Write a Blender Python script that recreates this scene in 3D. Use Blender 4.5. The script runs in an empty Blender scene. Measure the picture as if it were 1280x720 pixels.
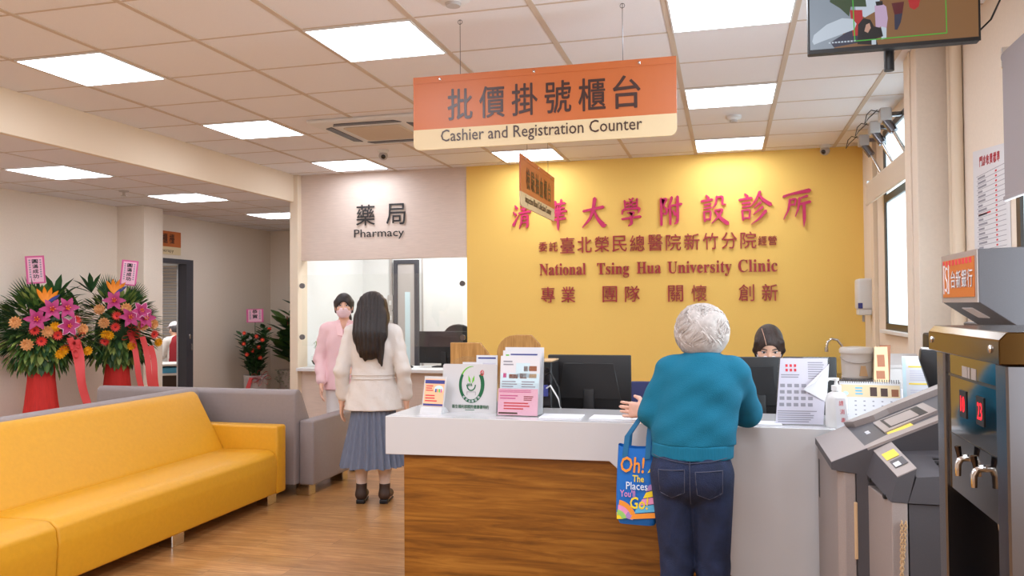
import bpy, bmesh, math, random
import numpy as np
from mathutils import Vector, Matrix, Euler
random.seed(7); np.random.seed(7)
scene = bpy.context.scene
COL = scene.collection
PI = math.pi

# ------------------------------------------------------------------ camera
cam_d = bpy.data.cameras.new('camera'); cam = bpy.data.objects.new('camera', cam_d); COL.objects.link(cam)
cam_d.sensor_width = 36.0; cam_d.sensor_fit = 'HORIZONTAL'; cam_d.lens = 36.0*1016.18/1280.0
cam_d.clip_start = 0.05; cam_d.clip_end = 200
_r = Vector((0.9667056, 0.25579753, -0.00692103)); _u = Vector((0.01250228, -0.02019935, 0.9997178)); _f = Vector((-0.25558555, 0.96651933, 0.02272488))
_m = Matrix((( _r.x, _u.x, -_f.x, 0.0), (_r.y, _u.y, -_f.y, 0.0), (_r.z, _u.z, -_f.z, 1.5), (0, 0, 0, 1)))
cam.matrix_world = _m
scene.camera = cam
scene.view_settings.view_transform = 'Standard'; scene.view_settings.look = 'None'
scene.view_settings.gamma = 1.0; scene.view_settings.use_curve_mapping = False
scene.view_settings.exposure = -0.04
PANEL_STRENGTH = 10.0
LAMP_COL = (0.90, 0.97, 1.08)
world = bpy.data.worlds.new('daylight'); scene.world = world; world.use_nodes = True
_bg = world.node_tree.nodes['Background']; _bg.inputs[0].default_value = (0.80, 0.92, 1.0, 1); _bg.inputs[1].default_value = 2.6

def area(name, loc, sx, sy, power, col, rot=(0, 0, 0)):
    d = bpy.data.lights.new(name, 'AREA'); d.shape = 'RECTANGLE'; d.size = sx; d.size_y = sy; d.energy = power; d.color = col
    o = bpy.data.objects.new(name, d); COL.objects.link(o); o.location = loc; o.rotation_euler = rot
    return o
# further lamps of the same ceiling, behind the camera
CEIL = 3.016; LOWC = 2.71
for k, (lx, ly) in enumerate(((-3.9, 2.4), (-1.95, 2.4), (0.05, 2.4), (-3.9, 0.6), (-1.95, 0.6), (0.05, 0.6), (-1.95, -1.2), (0.05, -1.2), (-5.9, 3.6), (-5.9, 1.6))):
    area('ceiling_lamp', (lx, ly, (CEIL if lx > -5 else LOWC)-0.03), 0.6, 0.6, 24, LAMP_COL)
area('window_daylight', (1.215, 3.2, 1.45), 0.9, 1.6, 60, (0.80, 0.92, 1.0), (0, PI/2, 0))  # daylight of the near right window, lamp set inside its pane
area('window_daylight', (1.20, 0.6, 1.7), 1.6, 1.8, 30, (0.78, 0.92, 1.0), (0, PI/2, 0))  # added cool fill lamp; the wall has no window opening here

# ------------------------------------------------------------------ materials
def lin(c):
    c = c/255.0
    return c/12.92 if c <= 0.04045 else ((c+0.055)/1.055)**2.4
def rgb(r, g, b): return (lin(r), lin(g), lin(b), 1.0)
def mat(name, col, rough=0.6, metal=0.0, noise=0.0, nscale=20.0, stretch=(1, 1, 1), bump=0.0, bscale=None, spec=0.5, trans=0.0, emit=0.0, sheen=0.0, coat=0.0):
    m = bpy.data.materials.new(name); m.use_nodes = True; nt = m.node_tree; b = nt.nodes['Principled BSDF']
    c = rgb(*col); b.inputs['Base Color'].default_value = c
    b.inputs['Roughness'].default_value = rough; b.inputs['Metallic'].default_value = metal
    b.inputs['Specular IOR Level'].default_value = spec
    if trans: b.inputs['Transmission Weight'].default_value = trans; b.inputs['IOR'].default_value = 1.1
    if coat: b.inputs['Coat Weight'].default_value = coat; b.inputs['Coat Roughness'].default_value = 0.08
    if sheen: b.inputs['Sheen Weight'].default_value = sheen
    if emit: b.inputs['Emission Color'].default_value = c; b.inputs['Emission Strength'].default_value = emit
    if noise or bump:
        tc = nt.nodes.new('ShaderNodeTexCoord'); mp = nt.nodes.new('ShaderNodeMapping'); mp.inputs['Scale'].default_value = stretch
        nt.links.new(tc.outputs['Object'], mp.inputs['Vector'])
        nz = nt.nodes.new('ShaderNodeTexNoise'); nz.inputs['Scale'].default_value = nscale; nz.inputs['Detail'].default_value = 5
        nt.links.new(mp.outputs[0], nz.inputs['Vector'])
        if noise:
            rp = nt.nodes.new('ShaderNodeValToRGB')
            rp.color_ramp.elements[0].position = 0.3; rp.color_ramp.elements[1].position = 0.7
            rp.color_ramp.elements[0].color = tuple(max(0, x*(1-noise)) for x in c[:3])+(1,)
            rp.color_ramp.elements[1].color = tuple(min(1, x*(1+noise)) for x in c[:3])+(1,)
            nt.links.new(nz.outputs['Fac'], rp.inputs[0]); nt.links.new(rp.outputs[0], b.inputs['Base Color'])
        if bump:
            bz = nz
            if bscale:
                bz = nt.nodes.new('ShaderNodeTexNoise'); bz.inputs['Scale'].default_value = bscale; bz.inputs['Detail'].default_value = 4
                nt.links.new(mp.outputs[0], bz.inputs['Vector'])
            bp = nt.nodes.new('ShaderNodeBump'); bp.inputs['Strength'].default_value = bump; bp.inputs['Distance'].default_value = 0.01
            nt.links.new(bz.outputs['Fac'], bp.inputs['Height']); nt.links.new(bp.outputs[0], b.inputs['Normal'])
    return m
def glass(name, tint=(0.985, 0.995, 0.99), refl=0.05):
    m = bpy.data.materials.new(name); m.use_nodes = True; nt = m.node_tree
    for n in list(nt.nodes):
        if n.type == 'BSDF_PRINCIPLED': nt.nodes.remove(n)
    t = nt.nodes.new('ShaderNodeBsdfTransparent'); t.inputs[0].default_value = tint+(1,)
    g = nt.nodes.new('ShaderNodeBsdfGlossy'); g.inputs['Roughness'].default_value = 0.02
    mx = nt.nodes.new('ShaderNodeMixShader'); mx.inputs[0].default_value = refl
    nt.links.new(t.outputs[0], mx.inputs[1]); nt.links.new(g.outputs[0], mx.inputs[2])
    nt.links.new(mx.outputs[0], nt.nodes['Material Output'].inputs[0])
    return m
def wood(name, c1, c2, c3, scale, stretch, rough, plank=None, coat=0.0):
    m = bpy.data.materials.new(name); m.use_nodes = True; nt = m.node_tree; b = nt.nodes['Principled BSDF']
    b.inputs['Roughness'].default_value = rough
    if coat: b.inputs['Coat Weight'].default_value = coat; b.inputs['Coat Roughness'].default_value = 0.12
    tc = nt.nodes.new('ShaderNodeTexCoord'); mp = nt.nodes.new('ShaderNodeMapping'); mp.inputs['Scale'].default_value = stretch
    nt.links.new(tc.outputs['Object'], mp.inputs['Vector'])
    nz = nt.nodes.new('ShaderNodeTexNoise'); nz.inputs['Scale'].default_value = scale; nz.inputs['Detail'].default_value = 7; nz.inputs['Roughness'].default_value = 0.62; nz.inputs['Distortion'].default_value = 0.6
    rp = nt.nodes.new('ShaderNodeValToRGB'); rp.color_ramp.elements[0].position = 0.3; rp.color_ramp.elements[1].position = 0.72
    rp.color_ramp.elements[0].color = rgb(*c1); rp.color_ramp.elements[1].color = rgb(*c3); e = rp.color_ramp.elements.new(0.5); e.color = rgb(*c2)
    src = mp.outputs[0]
    if plank:
        br = nt.nodes.new('ShaderNodeTexBrick'); br.inputs['Scale'].default_value = 1.0
        br.inputs['Brick Width'].default_value = plank[0]; br.inputs['Row Height'].default_value = plank[1]; br.inputs['Mortar Size'].default_value = 0.0015
        br.inputs['Color1'].default_value = (0.86, 0.86, 0.86, 1); br.inputs['Color2'].default_value = (1.12, 1.12, 1.12, 1); br.inputs['Mortar'].default_value = (0.5, 0.5, 0.5, 1)
        br.offset = 0.37; nt.links.new(tc.outputs['Object'], br.inputs['Vector'])
        ad = nt.nodes.new('ShaderNodeVectorMath'); ad.operation = 'MULTIPLY_ADD'; ad.inputs[1].default_value = (9, 9, 9)
        nt.links.new(br.outputs['Color'], ad.inputs[0]); nt.links.new(mp.outputs[0], ad.inputs[2]); src = ad.outputs[0]
    nt.links.new(src, nz.inputs['Vector']); nt.links.new(nz.outputs['Fac'], rp.inputs[0])
    out = rp.outputs[0]
    if plank:
        mx = nt.nodes.new('ShaderNodeMix'); mx.data_type = 'RGBA'; mx.blend_type = 'MULTIPLY'; mx.inputs[0].default_value = 1.0
        nt.links.new(rp.outputs[0], mx.inputs[6]); nt.links.new(br.outputs['Color'], mx.inputs[7]); out = mx.outputs[2]
    nt.links.new(out, b.inputs['Base Color'])
    return m

M = {}
M['ceiling'] = mat('ceiling_tile', (236, 233, 236), 0.95, noise=0.04, nscale=260, bump=0.15)
M['tbar'] = mat('ceiling_runner', (205, 188, 172), 0.7)
M['lowceil'] = mat('low_ceiling_tile', (232, 228, 231), 0.95, noise=0.04, nscale=260)
M['wall'] = mat('cream_paint', (238, 224, 208), 0.85, noise=0.02, nscale=60)
M['beam'] = mat('beam_paint', (234, 217, 194), 0.85)
M['yellow'] = mat('yellow_paint', (250, 209, 112), 0.72, noise=0.03, nscale=160, bump=0.06)
M['laminate'] = mat('pale_laminate', (222, 204, 192), 0.55, noise=0.05, nscale=9, stretch=(1, 1, 14))
M['white'] = mat('white_gloss', (208, 206, 207), 0.16, coat=0.3)
M['whitem'] = mat('white_matt', (226, 225, 224), 0.6)
M['phwall'] = mat('pharmacy_white', (236, 238, 238), 0.7)
M['floor'] = wood('floor_planks', (138, 92, 50), (172, 122, 72), (196, 150, 98), 3.2, (1.2, 14, 1), 0.3, plank=(1.22, 0.152))
M['cwood'] = wood('counter_veneer', (96, 56, 14), (142, 88, 26), (178, 120, 46), 2.2, (1.1, 4, 16), 0.38)
M['panelwood'] = wood('panel_veneer', (150, 104, 52), (178, 130, 70), (200, 152, 90), 4, (16, 4, 1), 0.5)
M['black'] = mat('black_plastic', (20, 19, 21), 0.5)
M['blackg'] = mat('black_gloss', (16, 15, 17), 0.06, coat=0.5)
M['dgrey'] = mat('dark_grey_plastic', (78, 75, 79), 0.5, noise=0.05, nscale=300)
M['mgrey'] = mat('warm_grey_paint', (158, 146, 142), 0.45, noise=0.05, nscale=300)
M['lgrey'] = mat('light_grey', (186, 180, 178), 0.5)
M['chrome'] = mat('chrome', (214, 212, 210), 0.12, 1.0)
M['steel'] = mat('brushed_steel', (122, 122, 128), 0.24, 1.0)
M['steeld'] = mat('dark_steel', (74, 70, 72), 0.22, 1.0)
M['yleather'] = mat('yellow_leatherette', (216, 156, 32), 0.42, noise=0.03, nscale=40, bump=0.12, bscale=380)
M['gleather'] = mat('grey_leatherette', (146, 135, 134), 0.5, noise=0.03, nscale=40, bump=0.12, bscale=380)
M['seam'] = mat('seam', (150, 100, 8), 0.6)
M['glass'] = glass('clear_glass')
_fg = bpy.data.materials.new('frosted_pane'); _fg.use_nodes = True; _nt = _fg.node_tree; _nt.nodes.remove(_nt.nodes['Principled BSDF'])
_tl = _nt.nodes.new('ShaderNodeBsdfTranslucent'); _tl.inputs[0].default_value = (0.93, 0.97, 0.97, 1); _tp = _nt.nodes.new('ShaderNodeBsdfTransparent'); _mx = _nt.nodes.new('ShaderNodeMixShader'); _mx.inputs[0].default_value = 0.35
_nt.links.new(_tl.outputs[0], _mx.inputs[1]); _nt.links.new(_tp.outputs[0], _mx.inputs[2]); _nt.links.new(_mx.outputs[0], _nt.nodes['Material Output'].inputs[0]); M['frosted'] = _fg
M['acrylic'] = glass('acrylic', (0.97, 0.98, 0.98))
M['orange'] = mat('orange_board', (200, 108, 52), 0.35)
M['cream'] = mat('cream_board', (228, 206, 164), 0.4)
M['letter'] = mat('dark_brown_letter', (66, 40, 34), 0.3)
M['ink'] = mat('black_letter', (38, 34, 36), 0.5)
M['magenta'] = mat('magenta_letter', (206, 44, 104), 0.4)
M['redletter'] = mat('red_brown_letter', (172, 50, 58), 0.45)
M['paper'] = mat('white_paper', (222, 221, 225), 0.8)
M['paperl'] = mat('lilac_paper', (208, 205, 218), 0.8)
M['pinkp'] = mat('pink_paper', (240, 184, 204), 0.8)
M['pinkd'] = mat('dark_pink_print', (214, 96, 150), 0.8)
M['bluep'] = mat('pale_blue_print', (206, 228, 236), 0.8)
M['navyp'] = mat('navy_print', (64, 70, 138), 0.8)
M['peach'] = mat('peach_print', (244, 190, 150), 0.8)
M['greyp'] = mat('grey_print', (150, 148, 158), 0.8)
M['redp'] = mat('red_print', (214, 60, 70), 0.8)
M['greenp'] = mat('dark_green_print', (20, 96, 58), 0.7)
M['limep'] = mat('lime_print', (106, 190, 40), 0.7)
M['yelp'] = mat('yellow_print', (244, 214, 90), 0.8)
M['brownp'] = mat('brown_print', (150, 96, 70), 0.8)
M['frame'] = mat('window_frame', (60, 50, 44), 0.4)
M['doorframe'] = mat('door_frame', (70, 70, 78), 0.4)
M['blind'] = mat('grey_blind', (158, 150, 152), 0.8)
M['blindw'] = mat('pale_blind', (214, 198, 178), 0.8)
M['skin'] = mat('skin', (226, 178, 152), 0.5)
M['skin2'] = mat('older_skin', (224, 176, 156), 0.5, noise=0.05, nscale=60)
M['hair'] = mat('black_hair', (36, 27, 26), 0.38, noise=0.4, nscale=60, stretch=(3, 3, 0.25), bump=0.5)
M['greyhair'] = mat('grey_hair', (196, 187, 182), 0.6)
M['brownhair'] = mat('dark_brown_hair', (52, 38, 34), 0.5, noise=0.3, nscale=60, stretch=(3, 3, 0.4), bump=0.5)
M['greyhaird'] = mat('grey_hair_shade', (182, 173, 168), 0.7, noise=0.15, nscale=60)
M['greyhairl'] = mat('silver_hair', (214, 207, 203), 0.55)
M['coat'] = mat('ivory_cloth', (229, 223, 218), 0.8, bump=0.5, nscale=22)
M['skirt'] = mat('blue_grey_tulle', (112, 120, 140), 0.85, noise=0.10, nscale=30, stretch=(4, 4, 0.3))
M['skirtd'] = mat('skirt_dark', (74, 70, 92), 0.85)
M['tights'] = mat('pale_tights', (226, 204, 194), 0.6)
M['boot'] = mat('brown_boot', (62, 42, 32), 0.6)
M['pink'] = mat('pink_cloth', (244, 204, 208), 0.8, bump=0.2, nscale=10)
M['mask'] = mat('pale_pink_mask', (242, 214, 222), 0.8)
M['maskw'] = mat('white_mask', (236, 232, 238), 0.8)
M['trouser'] = mat('white_trousers', (232, 226, 224), 0.8)
M['teal'] = mat('teal_knit', (0, 106, 136), 0.92, noise=0.05, nscale=300, bump=0.4, bscale=340)
M['tealrib'] = mat('teal_rib', (0, 104, 134), 0.92, noise=0.06, nscale=220, stretch=(1, 1, 0.05), bump=0.2)
M['denim'] = mat('dark_denim', (28, 40, 72), 0.85, noise=0.28, nscale=16, bump=0.3, bscale=200)
M['stitch'] = mat('denim_stitch', (74, 76, 96), 0.8)
M['uniform'] = mat('grey_uniform', (92, 84, 90), 0.8)
M['bagblue'] = mat('bag_blue', (10, 108, 196), 0.6)
M['strap'] = mat('bag_strap', (24, 104, 150), 0.7)
M['bagor'] = mat('bag_orange', (240, 150, 50), 0.6)
M['bagye'] = mat('bag_yellow', (246, 218, 40), 0.6)
M['bagpk'] = mat('bag_pink', (232, 150, 196), 0.6)
M['bagli'] = mat('bag_lilac', (168, 134, 196), 0.6)
M['baglb'] = mat('bag_light_blue', (96, 184, 226), 0.6)
M['baggr'] = mat('bag_green', (150, 206, 110), 0.6)
M['bagwh'] = mat('bag_white', (226, 238, 250), 0.6)
M['redcloth'] = mat('red_drape', (204, 42, 36), 0.75, noise=0.10, nscale=20, stretch=(4, 4, 0.4))
M['ribbon'] = mat('coral_ribbon', (232, 84, 86), 0.5)
M['leaf'] = mat('leaf_green', (84, 118, 52), 0.55, noise=0.35, nscale=14)
M['leafd'] = mat('leaf_dark', (48, 86, 46), 0.5, noise=0.3, nscale=14)
M['leafl'] = mat('leaf_light', (146, 164, 84), 0.55, noise=0.25, nscale=14)
M['lily'] = mat('lily_pink', (176, 48, 112), 0.5)
M['lilyw'] = mat('lily_pale_edge', (240, 186, 212), 0.5)
M['carn'] = mat('peach_petals', (232, 172, 112), 0.7)
M['redfl'] = mat('red_petals', (222, 52, 42), 0.6)
M['yelfl'] = mat('yellow_petals', (244, 180, 20), 0.6)
M['orgfl'] = mat('orange_petals', (244, 140, 24), 0.5)
M['marble'] = mat('marble_pot', (204, 196, 192), 0.4, noise=0.14, nscale=6)
M['ppot'] = mat('beige_pot', (196, 176, 164), 0.5)
M['navy'] = mat('navy_fabric', (50, 54, 96), 0.85)
M['led'] = mat('red_led', (255, 16, 36), 0.4, emit=2.2)
M['asphalt'] = mat('brown_desk', (58, 42, 34), 0.5)
M['darkred'] = mat('dark_red', (150, 30, 40), 0.8)
M['capw'] = mat('cap_white', (232, 230, 238), 0.8)
M['tan'] = mat('tan_card', (206, 172, 132), 0.7)
M['peb'] = mat('dark_pebbles', (60, 54, 50), 0.7, noise=0.4, nscale=90)
M['lampface'] = mat('lamp_diffuser', (255, 252, 248), 0.5, emit=PANEL_STRENGTH)
M['lampface'].node_tree.nodes['Principled BSDF'].inputs['Emission Color'].default_value = LAMP_COL+(1,)

# ------------------------------------------------------------------ mesh helpers
def V3(p): return np.array(p, float)
class MB:
    def __init__(self): self.v = []; self.f = []; self.mi = []; self.cur = 0
    def add(self, vs, fs):
        n = len(self.v); self.v += [tuple(float(c) for c in p) for p in vs]
        for f in fs: self.f.append(tuple(n+i for i in f)); self.mi.append(self.cur)
        return self
    def mat(self, i): self.cur = i; return self
    def box(self, x0, x1, y0, y1, z0, z1):
        vs = [(x, y, z) for x in (x0, x1) for y in (y0, y1) for z in (z0, z1)]
        return self.add(vs, [(0, 1, 3, 2), (4, 6, 7, 5), (0, 4, 5, 1), (2, 3, 7, 6), (0, 2, 6, 4), (1, 5, 7, 3)])
    def addbm(self, bm):
        bm.verts.ensure_lookup_table(); bm.verts.index_update()
        vs = [tuple(v.co) for v in bm.verts]; fs = [[v.index for v in f.verts] for f in bm.faces]; bm.free()
        return self.add(vs, fs)
    def rbox(self, x0, x1, y0, y1, z0, z1, r=0.01, seg=2):
        bm = bmesh.new(); bmesh.ops.create_cube(bm, size=1)
        for v in bm.verts: v.co = Vector(((x0+x1)/2+v.co.x*(x1-x0), (y0+y1)/2+v.co.y*(y1-y0), (z0+z1)/2+v.co.z*(z1-z0)))
        bmesh.ops.bevel(bm, geom=list(bm.edges), offset=r, segments=seg, profile=0.5, affect='EDGES')
        return self.addbm(bm)
    def prism(self, pts, axis, a, b, r=0.0, seg=2):
        def P(p, t): return {'x': (t, p[0], p[1]), 'y': (p[0], t, p[1]), 'z': (p[0], p[1], t)}[axis]
        n = len(pts); bm = bmesh.new()
        va = [bm.verts.new(P(p, a)) for p in pts]; vb = [bm.verts.new(P(p, b)) for p in pts]
        bm.faces.new(va); bm.faces.new(vb[::-1])
        for i in range(n): bm.faces.new((va[i], vb[i], vb[(i+1) % n], va[(i+1) % n]))
        bmesh.ops.recalc_face_normals(bm, faces=list(bm.faces))
        if r: bmesh.ops.bevel(bm, geom=list(bm.edges), offset=r, segments=seg, profile=0.5, affect='EDGES', clamp_overlap=True)
        return self.addbm(bm)
    def tube(self, path, r, n=8, cap=True):
        P = [V3(p) for p in path]; k = len(P)
        rs = r if isinstance(r, (list, tuple)) else [r]*k
        ref = None; vs = []; fs = []
        for i in range(k):
            t = P[min(i+1, k-1)]-P[max(i-1, 0)]; t = t/(np.linalg.norm(t)+1e-9)
            if ref is None:
                ref = np.cross(t, (0, 0, 1.0)) if abs(t[2]) < 0.9 else np.cross(t, (1.0, 0, 0))
            ref = ref-t*np.dot(ref, t); ref = ref/(np.linalg.norm(ref)+1e-9); bi = np.cross(t, ref)
            for j in range(n):
                a = 2*PI*j/n; vs.append(P[i]+rs[i]*(math.cos(a)*ref+math.sin(a)*bi))
        for i in range(k-1):
            for j in range(n):
                fs.append((i*n+j, i*n+(j+1) % n, (i+1)*n+(j+1) % n, (i+1)*n+j))
        if cap: fs.append(tuple(range(n-1, -1, -1))); fs.append(tuple((k-1)*n+j for j in range(n)))
        return self.add(vs, fs)
    def lathe(self, prof, c=(0, 0, 0), n=24, sx=1.0, sy=1.0):
        vs = []; fs = []; k = len(prof)
        for (r, z) in prof:
            for j in range(n):
                a = 2*PI*j/n; vs.append((c[0]+sx*r*math.cos(a), c[1]+sy*r*math.sin(a), c[2]+z))
        for i in range(k-1):
            for j in range(n): fs.append((i*n+j, i*n+(j+1) % n, (i+1)*n+(j+1) % n, (i+1)*n+j))
        fs.append(tuple(range(n-1, -1, -1))); fs.append(tuple((k-1)*n+j for j in range(n)))
        return self.add(vs, fs)
    def ell(self, c, r, n=14, m=8, rot=None):
        vs = []; fs = []; R = Euler(rot).to_matrix() if rot else None
        for i in range(m+1):
            th = PI*(i+0.001)/(m+0.002)
            for j in range(n):
                p = Vector((r[0]*math.sin(th)*math.cos(2*PI*j/n), r[1]*math.sin(th)*math.sin(2*PI*j/n), r[2]*math.cos(th)))
                if R: p = R @ p
                vs.append((c[0]+p.x, c[1]+p.y, c[2]+p.z))
        for i in range(m):
            for j in range(n): fs.append((i*n+j, (i+1)*n+j, (i+1)*n+(j+1) % n, i*n+(j+1) % n))
        return self.add(vs, fs)
    def slab(self, pts, origin, R, U, d0, d1):
        """flat polygon pts (2D along R,U) given a thickness from d0 to d1 along the normal R x U"""
        R = V3(R); U = V3(U); N = np.cross(R, U); O = V3(origin); n = len(pts)
        a = [O+R*p[0]+U*p[1]+N*d0 for p in pts]; b = [O+R*p[0]+U*p[1]+N*d1 for p in pts]
        return self.add(a+b, [tuple(range(n-1, -1, -1)), tuple(range(n, 2*n))]+[(i, (i+1) % n, n+(i+1) % n, n+i) for i in range(n)])
    def rect(self, x0, x1, y0, y1, origin, R, U, d0=0.0, d1=0.001):
        return self.slab([(x0, y0), (x1, y0), (x1, y1), (x0, y1)], origin, R, U, d0, d1)
    def text(self, body, cx, cy, w, h, origin, R, U, d0=0.0, th=0.002, bold=0.0, shear=0.0, space=1.0, line=1.0, res=2):
        c = bpy.data.curves.new('t', 'FONT'); c.body = body; c.resolution_u = res; c.shear = shear; c.space_character = space; c.space_line = line
        c.align_x = 'CENTER'
        o = bpy.data.objects.new('t', c); COL.objects.link(o)
        me = bpy.data.meshes.new_from_object(o.evaluated_get(bpy.context.evaluated_depsgraph_get()))
        bpy.data.objects.remove(o); bpy.data.curves.remove(c)
        if not len(me.vertices): return self
        a = np.array([v.co[:] for v in me.vertices]); lo = a.min(0); hi = a.max(0); s = hi-lo
        sx = w/s[0] if w else h/s[1]; sy = h/s[1] if h else w/s[0]
        X = (a[:, 0]-(lo[0]+hi[0])/2)*sx+cx; Y = (a[:, 1]-(lo[1]+hi[1])/2)*sy+cy
        R = V3(R); U = V3(U); N = np.cross(R, U); O = V3(origin); n = len(a)
        base = O+X[:, None]*R+Y[:, None]*U
        fs = [tuple(p.vertices) for p in me.polygons]
        cnt = {}
        for f in fs:
            for i in range(len(f)):
                e = (f[i], f[(i+1) % len(f)]); cnt[e] = 1
        if bold:      # heavier strokes: the same outline laid down again, slightly shifted
            bpy.data.meshes.remove(me)
            for q, (dx, dy) in enumerate(((-1, 0), (1, 0), (0, 1), (0, -1))):
                self.add(list(base+(R*dx*sx+U*dy*sy)*bold*0.9+N*(d0+th+0.0003*(q+1))), fs)
            return self.add(list(base+N*(d0+th)), fs)
        vs = list(base+N*(d0+th)); F = [f for f in fs]
        if th > 0.0035:
            vs += list(base+N*d0)
            F += [(e[1], e[0], n+e[0], n+e[1]) for e in cnt if (e[1], e[0]) not in cnt]
        bpy.data.meshes.remove(me)
        return self.add(vs, F)
    def build(self, name, mats, parent=None, smooth=None, loc=None, fix=True):
        me = bpy.data.meshes.new(name); me.from_pydata(self.v, [], self.f)
        if not isinstance(mats, (list, tuple)): mats = [mats]
        for m in mats: me.materials.append(M[m] if isinstance(m, str) else m)
        me.polygons.foreach_set('material_index', self.mi)
        if fix:
            bm = bmesh.new(); bm.from_mesh(me); bmesh.ops.recalc_face_normals(bm, faces=list(bm.faces)); bm.to_mesh(me); bm.free()
        if smooth:
            me.polygons.foreach_set('use_smooth', [True]*len(me.polygons)); me.set_sharp_from_angle(angle=math.radians(smooth))
        me.update()
        o = bpy.data.objects.new(name, me); COL.objects.link(o)
        if parent: o.parent = parent
        if loc: o.location = loc
        return o
def tag(o, label=None, cat=None, group=None, kind=None):
    if label: o['label'] = label
    if cat: o['category'] = cat
    if group: o['group'] = group
    if kind: o['kind'] = kind
    return o
def thing(name, label, cat, loc=(0, 0, 0), rz=0.0, group=None):
    o = bpy.data.objects.new(name, None); COL.objects.link(o); o.location = loc; o.rotation_euler = (0, 0, rz); o.empty_display_size = 0.1
    return tag(o, label, cat, group)
def struct(name, mb, m, smooth=None, label=None):
    o = mb.build(name, m, None, smooth); o['kind'] = 'structure'
    if label: o['label'] = label
    return o
def dup(root, loc=None, rz=None, label=None, group=None):
    r = root.copy(); COL.objects.link(r)
    if loc: r.location = loc
    if rz is not None: r.rotation_euler = (0, 0, rz)
    if label: r['label'] = label
    if group: r['group'] = group
    for ch in list(root.children):
        c = ch.copy(); COL.objects.link(c); c.parent = r
        for g in ch.children:
            d = g.copy(); COL.objects.link(d); d.parent = c
    return r
FX = (1, 0, 0); UZ = (0, 0, 1)          # panels that face -Y (towards the camera)

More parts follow.
